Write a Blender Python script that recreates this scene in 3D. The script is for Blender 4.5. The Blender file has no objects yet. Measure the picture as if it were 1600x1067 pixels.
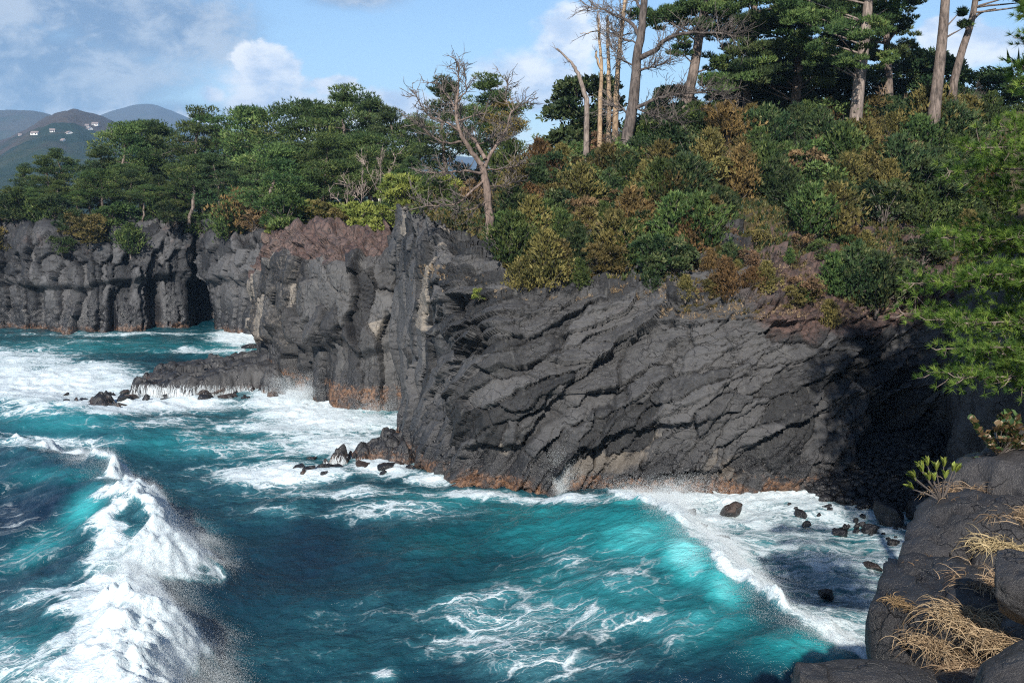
import bpy, bmesh, math, random
import numpy as np
from mathutils import Vector, Matrix
from mathutils.bvhtree import BVHTree

SC = bpy.context.scene
COL = SC.collection
rad = math.radians

# ------------------------------------------------------------------ camera
CAM_Z = 18.0
F = 1600 * 35.0 / 36.0                      # focal length in photo pixels
PITCH = math.atan((533.5 - 300.0) / F)      # horizon sits at photo row 300
cam_d = bpy.data.cameras.new('camera'); cam_d.lens = 35; cam_d.sensor_width = 36
cam_d.clip_start = 0.1; cam_d.clip_end = 30000
cam = bpy.data.objects.new('camera', cam_d); COL.objects.link(cam)
cam.location = (0, 0, CAM_Z); cam.rotation_euler = (rad(90) - PITCH, 0, 0)
SC.camera = cam
CP, SP = math.cos(PITCH), math.sin(PITCH)

def pdir(px, py):
    a = (np.asarray(px, float) - 800) / F; b = -(np.asarray(py, float) - 533.5) / F
    return np.stack([a, CP + b * SP, -SP + b * CP], -1)
def at(px, py, Y):                          # a point at plan distance Y
    d = pdir(px, py); t = np.asarray(Y, float) / d[..., 1]
    return d * t[..., None] + np.array([0, 0, CAM_Z])
def on_z(px, py, z=0.0):                    # a point at height z
    d = pdir(px, py); t = (z - CAM_Z) / d[..., 2]
    return d * np.asarray(t)[..., None] + np.array([0, 0, CAM_Z])

# ------------------------------------------------------------------ light
SUN_EL, SUN_AZ = 33.0, -8.0                # sun behind the camera, a little to the left
sd = Vector((math.sin(rad(SUN_AZ)) * math.cos(rad(SUN_EL)), -math.cos(rad(SUN_AZ)) * math.cos(rad(SUN_EL)), math.sin(rad(SUN_EL))))
sl = bpy.data.lights.new('sun', 'SUN'); sl.energy = 5.0; sl.angle = rad(0.53); sl.color = (1.0, 0.94, 0.85)
so = bpy.data.objects.new('sun', sl); COL.objects.link(so)
so.rotation_euler = sd.to_track_quat('Z', 'Y').to_euler(); so.location = (0, -60, 120)

W = bpy.data.worlds.new('World'); SC.world = W; W.use_nodes = True
nt = W.node_tree; nt.nodes.clear()
class NG:                                   # terse node building
    def __init__(s, nt): s.nt = nt
    def n(s, t, **k):
        nd = s.nt.nodes.new(t)
        for a, b in k.items(): setattr(nd, a, b)
        return nd
    def link(s, a, b): s.nt.links.new(a, b)
    def put(s, sock, v):
        if isinstance(v, bpy.types.NodeSocket): s.link(v, sock)
        elif isinstance(v, (tuple, list)) and len(v) == 3 and sock.type == 'RGBA': sock.default_value = (*v, 1)
        else: sock.default_value = v
    def m(s, op, a, b=0.0, c=None, clamp=False):
        nd = s.n('ShaderNodeMath', operation=op); nd.use_clamp = clamp
        s.put(nd.inputs[0], a); s.put(nd.inputs[1], b)
        if c is not None: s.put(nd.inputs[2], c)
        return nd.outputs[0]
    def vm(s, op, a, b=(0, 0, 0)):
        nd = s.n('ShaderNodeVectorMath', operation=op); s.put(nd.inputs[0], a); s.put(nd.inputs[1], b)
        return nd.outputs[0]
    def ss(s, x, lo, hi):                   # smoothstep
        nd = s.n('ShaderNodeMapRange', interpolation_type='SMOOTHSTEP')
        s.put(nd.inputs[0], x); s.put(nd.inputs[1], lo); s.put(nd.inputs[2], hi)
        return nd.outputs[0]
    def mix(s, f, a, b):
        nd = s.n('ShaderNodeMix', data_type='RGBA'); s.put(nd.inputs[0], f); s.put(nd.inputs[6], a); s.put(nd.inputs[7], b)
        return nd.outputs[2]
    def noise(s, v, scale, detail=4, rough=0.55, dist=0.0):
        nd = s.n('ShaderNodeTexNoise'); s.put(nd.inputs['Vector'], v); nd.inputs['Scale'].default_value = scale
        nd.inputs['Detail'].default_value = detail; nd.inputs['Roughness'].default_value = rough; nd.inputs['Distortion'].default_value = dist
        return nd.outputs[0]
    def noisec(s, v, scale, detail=3):
        nd = s.n('ShaderNodeTexNoise'); s.put(nd.inputs['Vector'], v); nd.inputs['Scale'].default_value = scale
        nd.inputs['Detail'].default_value = detail
        return nd.outputs[1]
    def attr(s, name): return s.n('ShaderNodeAttribute', attribute_name=name).outputs['Fac']
    def scalev(s, v, xyz):
        nd = s.n('ShaderNodeMapping'); s.put(nd.inputs[0], v); nd.inputs['Scale'].default_value = xyz
        return nd.outputs[0]

g = NG(nt)
sky = g.n('ShaderNodeTexSky', sky_type='NISHITA'); sky.sun_disc = False
sky.sun_elevation = rad(SUN_EL); sky.sun_rotation = rad(180 - SUN_AZ); sky.altitude = 20
sky.air_density = 1.0; sky.dust_density = 0.0; sky.ozone_density = 4.0
tc = g.n('ShaderNodeTexCoord').outputs['Generated']
sx = g.n('ShaderNodeSeparateXYZ'); g.link(tc, sx.inputs[0])
az = g.m('ARCTAN2', sx.outputs[0], sx.outputs[1]); el = g.m('ARCSINE', sx.outputs[2])
cv = g.n('ShaderNodeCombineXYZ'); g.link(az, cv.inputs[0]); g.link(el, cv.inputs[1])
v2 = g.scalev(cv.outputs[0], (1, 1.5, 1))
warp = g.noise(v2, 9, 9, 0.6, 0.4)
soft = g.noise(v2, 5, 4, 0.5, 0.2)
fine = g.noise(v2, 34, 7, 0.62, 0.6)
wv = g.m('SUBTRACT', g.m('ADD', g.m('MULTIPLY', warp, 0.72), g.m('MULTIPLY', fine, 0.28)), 0.5)
def azel(px, py):
    d = pdir(px, py); d = d / np.linalg.norm(d)
    return float(math.atan2(d[0], d[1])), float(math.asin(d[2]))
def blob(px, py, rx, ry, hard, ragged):
    a0, e0 = azel(px, py); ra = rx / F; re = ry / F
    dx = g.m('DIVIDE', g.m('SUBTRACT', az, a0), ra); dy = g.m('DIVIDE', g.m('SUBTRACT', el, e0), re)
    d = g.m('SQRT', g.m('ADD', g.m('MULTIPLY', dx, dx), g.m('MULTIPLY', dy, dy)))
    d = g.m('ADD', d, g.m('MULTIPLY', wv, -ragged))
    return g.ss(d, 1.0 + hard, 1.0 - hard)
def union(L):
    r = L[0]
    for b in L[1:]: r = g.m('MAXIMUM', r, b)
    return r
white = union([blob(425, 108, 42, 42, .16, 3.6), blob(410, 160, 85, 40, .35, 3.2), blob(533, 134, 40, 18, .16, 3.4), blob(585, 165, 80, 28, .3, 3.0), blob(335, 150, 28, 16, .3, 3.2),
               blob(890, 60, 52, 52, .25, 3.4), blob(845, 130, 100, 42, .35, 3.2), blob(1490, 55, 44, 22, .18, 3.2), blob(1530, 75, 70, 24, .3, 2.0), blob(420, 215, 330, 34, .45, 2.6), blob(500, 185, 150, 24, .35, 3.2), blob(680, 175, 110, 22, .4, 3.0)])
grey = union([blob(30, 110, 230, 80, .45, 2.2), blob(210, 40, 170, 60, .5, 2.6), blob(30, 0, 260, 50, .5, 2.2), blob(550, -20, 80, 28, .5, 2.0), blob(180, 190, 240, 36, .5, 1.8)])
# away from the view the same broken cloud goes on
away = g.m('MULTIPLY', g.ss(soft, 0.50, 0.68), g.ss(g.m('ABSOLUTE', az), 0.55, 0.75))
away = g.m('MULTIPLY', away, g.ss(el, 1.2, 0.5))
greyc = g.mix(g.ss(g.m('ADD', g.m('MULTIPLY', warp, .7), g.m('MULTIPLY', fine, .3)), 0.43, 0.60), (0.19, 0.29, 0.47), (0.70, 0.75, 0.83))
whitec = g.mix(g.ss(g.noise(v2, 16, 8, 0.6), 0.36, 0.60), (0.50, 0.60, 0.76), (0.95, 0.95, 0.95))
bs = g.n('ShaderNodeBackground'); bs.inputs[1].default_value = 0.096
g.link(sky.outputs[0], bs.inputs[0])
bg_ = g.n('ShaderNodeBackground'); g.link(greyc, bg_.inputs[0]); bg_.inputs[1].default_value = 0.62
bw = g.n('ShaderNodeBackground'); g.link(whitec, bw.inputs[0]); bw.inputs[1].default_value = 0.92
m1 = g.n('ShaderNodeMixShader'); g.link(g.m('MULTIPLY', grey, 0.8), m1.inputs[0]); g.link(bs.outputs[0], m1.inputs[1]); g.link(bg_.outputs[0], m1.inputs[2])
m2 = g.n('ShaderNodeMixShader'); g.link(g.m('MULTIPLY', g.m('MAXIMUM', white, away), 0.9), m2.inputs[0]); g.link(m1.outputs[0], m2.inputs[1]); g.link(bw.outputs[0], m2.inputs[2])
wo = g.n('ShaderNodeOutputWorld'); g.link(m2.outputs[0], wo.inputs[0])

vs = SC.view_settings; vs.view_transform = 'Standard'; vs.look = 'None'; vs.gamma = 1; vs.exposure = 0.54; vs.use_curve_mapping = False
SC.cycles.use_denoising = False; SC.cycles.filter_width = 1.15
SC.cycles.max_bounces = 6; SC.cycles.diffuse_bounces = 2; SC.cycles.glossy_bounces = 2; SC.cycles.transmission_bounces = 2
SC.cycles.transparent_max_bounces = 8; SC.cycles.volume_bounces = 0
SC.cycles.sample_clamp_indirect = 1.5; SC.cycles.sample_clamp_direct = 4.0
SC.cycles.use_adaptive_sampling = True; SC.cycles.adaptive_threshold = 0.012

# ------------------------------------------------------------------ helpers
R = np.random.default_rng(7)
random.seed(7)
def _hash(ix, iy, iz, seed):
    h = (ix.astype(np.uint32) * np.uint32(374761393)) ^ (iy.astype(np.uint32) * np.uint32(668265263)) ^ (iz.astype(np.uint32) * np.uint32(2147483647)) ^ np.uint32(seed * 974711 % 4294967291)
    h = (h ^ (h >> np.uint32(13))) * np.uint32(1274126177)
    h = (h ^ (h >> np.uint32(15))) * np.uint32(2246822519)
    return ((h ^ (h >> np.uint32(16))) & np.uint32(0xFFFFFF)).astype(np.float64) / 0xFFFFFF
def vnoise(p, seed=0):                      # value noise, -1..1
    p = np.asarray(p, float); i = np.floor(p).astype(np.int64); f = p - i; f = f * f * f * (f * (f * 6 - 15) + 10)
    r = 0
    for a in (0, 1):
        for b in (0, 1):
            for c in (0, 1):
                w = (f[..., 0] if a else 1 - f[..., 0]) * (f[..., 1] if b else 1 - f[..., 1]) * (f[..., 2] if c else 1 - f[..., 2])
                r = r + w * _hash(i[..., 0] + a, i[..., 1] + b, i[..., 2] + c, seed)
    return r * 2 - 1
def fbm(p, octv=4, seed=0, gain=0.5, lac=2.03):
    r = 0; a = 1.0; q = np.asarray(p, float)
    for k in range(octv):
        r = r + a * vnoise(q + 17.3 * k, seed + k); a *= gain; q = q * lac
    return r
def sstep(x, lo, hi):
    t = np.clip((x - lo) / (hi - lo), 0, 1); return t * t * (3 - 2 * t)

def mk_mesh(name, V, Fc, attrs=None, smooth=True, fattrs=None):
    V = np.asarray(V, np.float32).reshape(-1, 3); Fc = np.asarray(Fc, np.int32); k = Fc.shape[1]
    me = bpy.data.meshes.new(name); me.vertices.add(len(V)); me.vertices.foreach_set('co', V.ravel())
    me.loops.add(Fc.size); me.loops.foreach_set('vertex_index', Fc.ravel())
    me.polygons.add(len(Fc)); me.polygons.foreach_set('loop_start', np.arange(0, Fc.size, k, dtype=np.int32))
    me.polygons.foreach_set('use_smooth', np.full(len(Fc), smooth))
    for dom, A in (('POINT', attrs), ('FACE', fattrs)):
        for nm, arr in (A or {}).items():
            at_ = me.attributes.new(nm, 'FLOAT', dom); at_.data.foreach_set('value', np.asarray(arr, np.float32).ravel())
    me.update(calc_edges=True)
    return me
def tag(o, label=None, cat=None, group=None, kind=None):
    for k, v in (('label', label), ('category', cat), ('group', group), ('kind', kind)):
        if v: o[k] = v
    return o
def obj(name, me, mat=None, parent=None):
    o = bpy.data.objects.new(name, me); COL.objects.link(o)
    if mat is not None and me is not None and len(me.materials) == 0: me.materials.append(mat)
    if parent is not None: o.parent = parent
    return o
def thing(name, label, cat, loc=(0, 0, 0), group=None, rz=0, sc=1):
    o = bpy.data.objects.new(name, None); COL.objects.link(o); o.empty_display_size = 0.3
    o.location = loc; o.rotation_euler = (0, 0, rz); o.scale = (sc, sc, sc) if not isinstance(sc, tuple) else sc
    return tag(o, label, cat, group)
class MB:                                   # collects triangles
    def __init__(s): s.V = []; s.F = []; s.A = []; s.n = 0
    def add(s, V, Fc, var=0.5):
        V = np.asarray(V, float).reshape(-1, 3); Fc = np.asarray(Fc, int)
        if Fc.shape[1] == 4: Fc = np.concatenate([Fc[:, [0, 1, 2]], Fc[:, [0, 2, 3]]])
        s.V.append(V); s.F.append(Fc + s.n); s.n += len(V)
        s.A.append(np.broadcast_to(np.asarray(var, float), (len(Fc),)) if np.ndim(var) == 0 else np.asarray(var, float))
        return s
    def mesh(s, name, mat=None, smooth=False):
        me = mk_mesh(name, np.concatenate(s.V), np.concatenate(s.F), None, smooth, {'var': np.concatenate(s.A)})
        if mat: me.materials.append(mat)
        return me
    def tube(s, pts, radii, sides=5, var=0.5):
        pts = np.asarray(pts, float); n = len(pts); radii = np.broadcast_to(np.asarray(radii, float), (n,))
        tg = np.gradient(pts, axis=0); tg /= np.linalg.norm(tg, axis=1, keepdims=True) + 1e-9
        ref = np.array([0.31, 0.17, 0.93]) if abs(tg[:, 2]).mean() < 0.8 else np.array([0.95, 0.2, 0.1])
        a = np.cross(tg, ref); a /= np.linalg.norm(a, axis=1, keepdims=True) + 1e-9; b = np.cross(tg, a)
        th = np.arange(sides) * 2 * math.pi / sides
        V = pts[:, None] + radii[:, None, None] * (a[:, None] * np.cos(th)[None, :, None] + b[:, None] * np.sin(th)[None, :, None])
        i = np.arange(n - 1)[:, None] * sides; j = np.arange(sides)[None]; k = (j + 1) % sides
        Q = np.stack([i + j, i + k, i + sides + k, i + sides + j], -1).reshape(-1, 4)
        return s.add(V.reshape(-1, 3), Q, var)
    def blades(s, C, D, ln, w, n=3, spread=0.6, rng=R, var=None):   # n pointed blades fanning from each centre
        D = np.broadcast_to(D, C.shape); C = np.repeat(C, n, 0); D = np.repeat(D, n, 0); k = len(C)
        d = D + rng.normal(0, spread, (k, 3)); d /= np.linalg.norm(d, axis=1, keepdims=True) + 1e-9
        sdv = np.cross(d, rng.normal(0, 1, (k, 3))); sdv /= np.linalg.norm(sdv, axis=1, keepdims=True) + 1e-9
        L = ln * rng.uniform(0.6, 1.25, (k, 1)); ww = w * rng.uniform(0.7, 1.3, (k, 1))
        V = np.stack([C - sdv * ww / 2, C + sdv * ww / 2, C + d * L], 1).reshape(-1, 3)
        v = np.repeat(var, n) if var is not None and np.ndim(var) else np.full(k, 0.5 if var is None else var)
        return s.add(V, np.arange(3 * k).reshape(-1, 3), np.clip(v + rng.normal(0, .1, k), 0, 1))
    def leaves(s, C, D, ln, w, rng=R, spread=0.7, var=None):        # diamond leaves
        k = len(C); d = D + rng.normal(0, spread, (k, 3)); d /= np.linalg.norm(d, axis=1, keepdims=True) + 1e-9
        sdv = np.cross(d, rng.normal(0, 1, (k, 3))); sdv /= np.linalg.norm(sdv, axis=1, keepdims=True) + 1e-9
        L = ln * rng.uniform(0.6, 1.25, (k, 1)); ww = w * rng.uniform(0.7, 1.3, (k, 1))
        V = np.stack([C, C + d * L * .5 + sdv * ww / 2, C + d * L, C + d * L * .5 - sdv * ww / 2], 1).reshape(-1, 3)
        i = np.arange(k)[:, None] * 4
        Q = np.concatenate([i + np.array([[0, 1, 2]]), i + np.array([[0, 2, 3]])])
        v = np.broadcast_to(0.5 if var is None else var, (k,))
        return s.add(V, Q, np.tile(np.clip(v + rng.normal(0, .1, k), 0, 1), 2))

def catmull(Pk, t):                         # Pk (M,...) control values, t in 0..M-1
    M = len(Pk); i = np.clip(np.floor(t).astype(int), 0, M - 2); f = (t - i).reshape((-1,) + (1,) * (Pk.ndim - 1))
    p0 = Pk[np.maximum(i - 1, 0)]; p1 = Pk[i]; p2 = Pk[i + 1]; p3 = Pk[np.minimum(i + 2, M - 1)]
    m1 = (p2 - p0) * .5; m2 = (p3 - p1) * .5
    return (2 * f**3 - 3 * f**2 + 1) * p1 + (f**3 - 2 * f**2 + f) * m1 + (-2 * f**3 + 3 * f**2) * p2 + (f**3 - f**2) * m2
def loft(rows, res, nvs, ref=1):
    rows = np.asarray(rows, float); K, M = rows.shape[:2]
    seg = np.linalg.norm(np.diff(rows[ref], axis=0), axis=1); cum = np.concatenate([[0], np.cumsum(seg)])
    nu = int(cum[-1] / res) + 2; s = np.linspace(0, cum[-1], nu); t = np.interp(s, cum, np.arange(M))
    C = catmull(rows.transpose(1, 0, 2), t)                 # (nu,K,3)
    tv = np.concatenate([k + np.arange(n) / n for k, n in enumerate(nvs)] + [[K - 1.0]])
    # rows are joined straight, lightly rounded, so faces stay faces
    Pl = np.stack([np.stack([np.interp(tv, np.arange(K), C[j, :, c]) for c in range(3)], -1) for j in range(nu)], 1)
    V = np.concatenate([[0], np.cumsum(np.linalg.norm(np.diff(Pl, axis=0), axis=2).mean(1))])
    return Pl, s, V, tv
def grid_faces(nv, nu):
    a = (np.arange(nv - 1)[:, None] * nu + np.arange(nu - 1)[None]).ravel()
    return np.stack([a, a + 1, a + nu + 1, a + nu], -1)
def darts(L, H, orient, rng, tries=5000, gap=1.15):
    S = []
    for _ in range(tries):
        u = rng.uniform(-1, L + 1); v = rng.uniform(-.5, H + .5); th, a, b = orient(u, v)
        th += rng.normal(0, 0.10); k = rng.uniform(.75, 1.3); a *= k; b *= rng.uniform(.75, 1.3)
        if S:
            A = np.array(S); du = A[:, 0] - u; dv = A[:, 1] - v; c, s_ = math.cos(th), math.sin(th)
            if (((du * c + dv * s_) / a)**2 + ((-du * s_ + dv * c) / b)**2).min() < gap * gap: continue
        S.append((u, v, th, a, b))
    return np.array(S)
def cells(U, V, S):
    F1 = np.full(U.shape, 1e9); F2 = F1.copy(); I = np.zeros(U.shape, int)
    for k, (u, v, th, a, b) in enumerate(S):
        du = U - u; dv = V - v; c, s_ = math.cos(th), math.sin(th)
        d = np.sqrt(((du * c + dv * s_) / a)**2 + ((-du * s_ + dv * c) / b)**2)
        n = d < F1
        F2 = np.where(n, F1, np.minimum(F2, d)); F1 = np.where(n, d, F1); I[n] = k
    return F1, F2, I
def split_cells(parent, names, P, I, mat, attrs, skip=None):
    nv, nu = I.shape; Fc = grid_faces(nv, nu); fi = I.ravel()[Fc[:, 0]]
    if skip is not None: keep = ~skip.ravel()[Fc[:, 0]]; Fc = Fc[keep]; fi = fi[keep]
    o = np.argsort(fi, kind='stable'); Fc = Fc[o]; fi = fi[o]; cut = np.flatnonzero(np.diff(fi)) + 1
    Pf = P.reshape(-1, 3)
    for blk, key in zip(np.split(Fc, cut), fi[np.concatenate([[0], cut])]):
        ids, inv = np.unique(blk, return_inverse=True)
        me = mk_mesh('rock', Pf[ids], inv.reshape(blk.shape), {k: a.ravel()[ids] for k, a in attrs.items()})
        obj(names(key), me, mat, parent)
# ------------------------------------------------------------------ materials
def new_mat(name):
    m = bpy.data.materials.new(name); m.use_nodes = True; m.node_tree.nodes.clear()
    return m, NG(m.node_tree)
def finish(g, shader, disp=None):
    o = g.n('ShaderNodeOutputMaterial'); g.link(shader, o.inputs[0])
def principled(g, col, rough=0.8, spec=0.3, normal=None):
    p = g.n('ShaderNodeBsdfPrincipled'); g.put(p.inputs['Base Color'], col); g.put(p.inputs['Roughness'], rough)
    g.put(p.inputs['Specular IOR Level'], spec)
    if normal is not None: g.link(normal, p.inputs['Normal'])
    return p.outputs[0]
def bump(g, h, dist, strength=1.0):
    b = g.n('ShaderNodeBump'); b.inputs['Distance'].default_value = dist; b.inputs['Strength'].default_value = strength
    g.link(h, b.inputs['Height']); return b.outputs[0]
def rock_mat(name, dark=(.012, .0125, .014), light=(.072, .0715, .074), band=1.6, wet=4.2, fine=1.0, lam=None, bandk=(.40, .58), weed=1.0):
    m, g = new_mat(name)
    pos = g.n('ShaderNodeNewGeometry').outputs['Position']
    z = g.n('ShaderNodeSeparateXYZ'); g.link(pos, z.inputs[0]); z = z.outputs[2]
    n1 = g.noise(pos, 0.55 * fine, 6, 0.6, 0.3); n2 = g.noise(pos, 3.2 * fine, 9, 0.72, .4); n3 = g.noise(pos, 13 * fine, 6, 0.75)
    streak = g.noise(g.scalev(pos, (1.5, 1.5, .12)), 1.6, 6, .65)
    # hairline splits
    wn = g.n('ShaderNodeVectorMath', operation='SCALE'); g.link(g.vm('SUBTRACT', g.noisec(pos, 1.2 * fine, 4), (.5, .5, .5)), wn.inputs[0]); wn.inputs[3].default_value = 1.1 / fine
    mp = g.n('ShaderNodeMapping'); g.link(g.vm('ADD', pos, wn.outputs[0]), mp.inputs[0]); mp.inputs['Rotation'].default_value = (0, rad(lam if lam is not None else 0), 0); mp.inputs['Scale'].default_value = (.45, .6, 1.3) if lam is not None else (1.2, 1.2, .4)
    vo = g.n('ShaderNodeTexVoronoi', feature='DISTANCE_TO_EDGE'); g.link(mp.outputs[0], vo.inputs['Vector']); vo.inputs['Scale'].default_value = 1.25 * fine
    split = g.m('MULTIPLY', g.ss(vo.outputs[0], .035, .0), g.ss(n1, .42, .6))
    lm = g.noise(g.scalev(mp.outputs[0], (.5, .5, 4.5)), 1.6 * fine, 7, .7)
    cellv = g.attr('cellv'); red = g.attr('red'); pale = g.attr('pale')
    k = g.m('ADD', g.m('MULTIPLY', n1, .40), g.m('ADD', g.m('MULTIPLY', n2, .36), g.m('MULTIPLY', cellv, .44)))
    k = g.m('ADD', k, g.m('MULTIPLY', g.m('SUBTRACT', lm, .5), .5 if lam is not None else .25))
    c = g.mix(g.ss(k, .38, .84), dark, light)
    c = g.mix(g.m('MULTIPLY', g.ss(streak, .57, .74), .45), c, (.15, .148, .14))
    c = g.mix(g.m('MULTIPLY', g.ss(n3, .58, .76), .35), c, (.011, .011, .012))
    c = g.mix(g.m('MULTIPLY', g.ss(g.m('ADD', pale, g.m('MULTIPLY', g.m('SUBTRACT', n2, .5), 1.1)), .40, .75), .75), c, (.25, .215, .175))
    c = g.mix(g.m('MULTIPLY', g.ss(g.m('ADD', red, g.m('MULTIPLY', g.m('SUBTRACT', n1, .5), 1.2)), .35, .75), .8), c, g.mix(g.ss(n2, .35, .65), (.030, .020, .019), (.125, .072, .058)))
    c = g.mix(g.m('MULTIPLY', split, .75), c, (.008, .008, .009))
    zz = g.m('ADD', z, g.m('MULTIPLY', g.m('SUBTRACT', n1, .5), -5.0))
    wetk = g.ss(zz, wet, wet * .35)
    c = g.mix(g.m('MULTIPLY', wetk, .62), c, (.012, .012, .014))
    zb = g.m('ADD', z, g.m('MULTIPLY', g.m('SUBTRACT', n2, .5), -2.6))
    bk = g.m('MULTIPLY', g.m('MULTIPLY', g.ss(zb, band, band - .7), g.ss(n1, bandk[0], bandk[1])), weed)
    c = g.mix(bk, c, g.mix(g.ss(n2, .35, .65), (.026, .014, .011), (.185, .098, .052)))
    h = g.m('ADD', g.m('ADD', g.m('MULTIPLY', n2, .8), g.m('MULTIPLY', n3, .22)), g.m('ADD', g.m('MULTIPLY', split, -.35), g.m('MULTIPLY', lm, .35)))
    rough = g.m('SUBTRACT', .62, g.m('MULTIPLY', wetk, .30))
    finish(g, principled(g, c, rough, .45, bump(g, h, .15 / fine, 1.0)))
    return m
def leaf_mat(name, a, b, c=None, trans=.14, rough=.6, spec=.2, brown=.35):
    m, g = new_mat(name); v = g.attr('var')
    oi = g.n('ShaderNodeObjectInfo').outputs['Random']
    col = g.mix(g.ss(v, .15, .85), a, b)
    if c: col = g.mix(g.ss(v, .82, .95), col, c)
    wp_ = g.n('ShaderNodeNewGeometry').outputs['Position']; wn_ = g.noise(wp_, .9, 4, .6)
    col = g.mix(g.m('MULTIPLY', g.ss(wn_, .54, .70), brown), col, (.080, .075, .026))
    hs = g.n('ShaderNodeHueSaturation'); g.link(col, hs.inputs['Color'])
    g.link(g.m('ADD', .485, g.m('MULTIPLY', oi, .03)), hs.inputs['Hue']); hs.inputs['Saturation'].default_value = .9; g.link(g.m('ADD', .75, g.m('MULTIPLY', oi, .55)), hs.inputs['Value'])
    col = hs.outputs[0]
    p = principled(g, col, rough, spec)
    t = g.n('ShaderNodeBsdfTranslucent'); g.link(col, t.inputs[0])
    mx = g.n('ShaderNodeMixShader'); mx.inputs[0].default_value = trans; g.link(p, mx.inputs[1]); g.link(t.outputs[0], mx.inputs[2])
    finish(g, mx.outputs[0]); return m
def bark_mat(name, a, b, scale=6):
    m, g = new_mat(name); pos = g.n('ShaderNodeTexCoord').outputs['Object']
    n = g.noise(g.scalev(pos, (1, 1, .25)), scale, 7, .65, .5); n2 = g.noise(pos, 1.1, 3)
    c = g.mix(g.ss(g.m('ADD', g.m('MULTIPLY', n, .7), g.m('MULTIPLY', n2, .3)), .36, .64), a, b)
    finish(g, principled(g, c, .9, .15, bump(g, n, .06, .9))); return m
def plain_mat(name, a, b, scale=3, rough=.85, bmp=.03, spec=.25, detail=6):
    m, g = new_mat(name); pos = g.n('ShaderNodeNewGeometry').outputs['Position']
    n = g.noise(pos, scale, detail, .62)
    finish(g, principled(g, g.mix(g.ss(n, .34, .66), a, b), rough, spec, bump(g, n, bmp, .8))); return m

M_ROCK = rock_mat('basalt_wall', lam=-22, band=1.1)
M_FAR = rock_mat('basalt_far', dark=(.012, .013, .016), light=(.070, .070, .074), wet=5.5, band=.9, weed=.7)
M_PROM = rock_mat('basalt_promontory', dark=(.015, .015, .017), light=(.090, .088, .088), wet=4.0, band=2.1)
M_NEAR = rock_mat('basalt_near', dark=(.045, .042, .042), light=(.125, .115, .112), wet=-8, band=-9, fine=2.4)
M_SHELF = rock_mat('basalt_shelf', dark=(.018, .018, .020), light=(.060, .058, .058), wet=1.6, band=.7, fine=1.6, weed=.7)
M_SOIL = plain_mat('hill_soil', (.030, .026, .016), (.085, .065, .038), .8)
M_SCREE = plain_mat('scoria', (.050, .028, .025), (.135, .074, .060), 1.6, bmp=.3, detail=9)
M_PINE = leaf_mat('pine_needles', (0.025, 0.058, 0.016), (0.093, 0.142, 0.029), (0.163, 0.189, 0.044))
M_PINEB = leaf_mat('pine_needles_bluish', (.019, .046, .017), (.068, .108, .030), (.12, .15, .045))
M_PINEBR = leaf_mat('pine_needles_browned', (0.093, 0.067, 0.016), (0.194, 0.131, 0.033))
M_GREEN = leaf_mat('shrub_green', (.026, .056, .013), (.088, .132, .026), (.16, .19, .05))
M_DARK = leaf_mat('shrub_dark', (0.016, 0.038, 0.013), (0.056, 0.087, 0.026), (0.139, 0.145, 0.052))
M_OLIVE = leaf_mat('shrub_olive', (0.053, 0.052, 0.013), (0.171, 0.133, 0.034))
M_RUST = leaf_mat('shrub_rust', (.070, .044, .014), (.200, .118, .036))
M_BROWN = leaf_mat('shrub_brown', (0.078, 0.049, 0.023), (0.232, 0.142, 0.065))
M_RED = leaf_mat('shrub_redbrown', (.085, .045, .028), (.20, .105, .062))
M_LIME = leaf_mat('shrub_yellowgreen', (0.093, 0.131, 0.016), (0.248, 0.275, 0.039))
M_STRAW = leaf_mat('dry_grass', (.20, .135, .065), (.50, .37, .20), trans=.2)
M_NEARPINE = leaf_mat('near_pine_needles', (.034, .080, .008), (.130, .205, .018), (.25, .31, .04), trans=.3, brown=.1)
M_GLOSSY = leaf_mat('glossy_leaf', (.030, .060, .014), (.085, .135, .035), (.13, .08, .035), rough=.3, spec=.5, brown=0.)
M_SPOON = leaf_mat('spoon_leaf', (.09, .13, .012), (.20, .24, .03), rough=.4, brown=0.)
M_BARK = bark_mat('pine_bark', (.055, .045, .040), (.22, .175, .15))
M_BARKP = bark_mat('pale_bark', (.10, .08, .072), (.31, .255, .22))
M_BARKD = bark_mat('grey_bark', (.045, .038, .036), (.15, .125, .112))
M_DEAD = bark_mat('dead_wood', (.075, .058, .05), (.24, .18, .15))
M_TWIG = bark_mat('grey_twigs', (.065, .056, .052), (.15, .128, .115))
M_TAN = bark_mat('tan_snag', (.20, .14, .09), (.45, .33, .22))
M_WHITEW = plain_mat('house_wall', (.75, .73, .70), (.82, .80, .77), .5, bmp=.0)
M_ROOF = plain_mat('house_roof', (.20, .17, .16), (.28, .22, .20), .5, bmp=.0)
M_GLASS = plain_mat('house_glass', (.03, .035, .04), (.05, .055, .06), .5, .2, bmp=.0)

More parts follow.
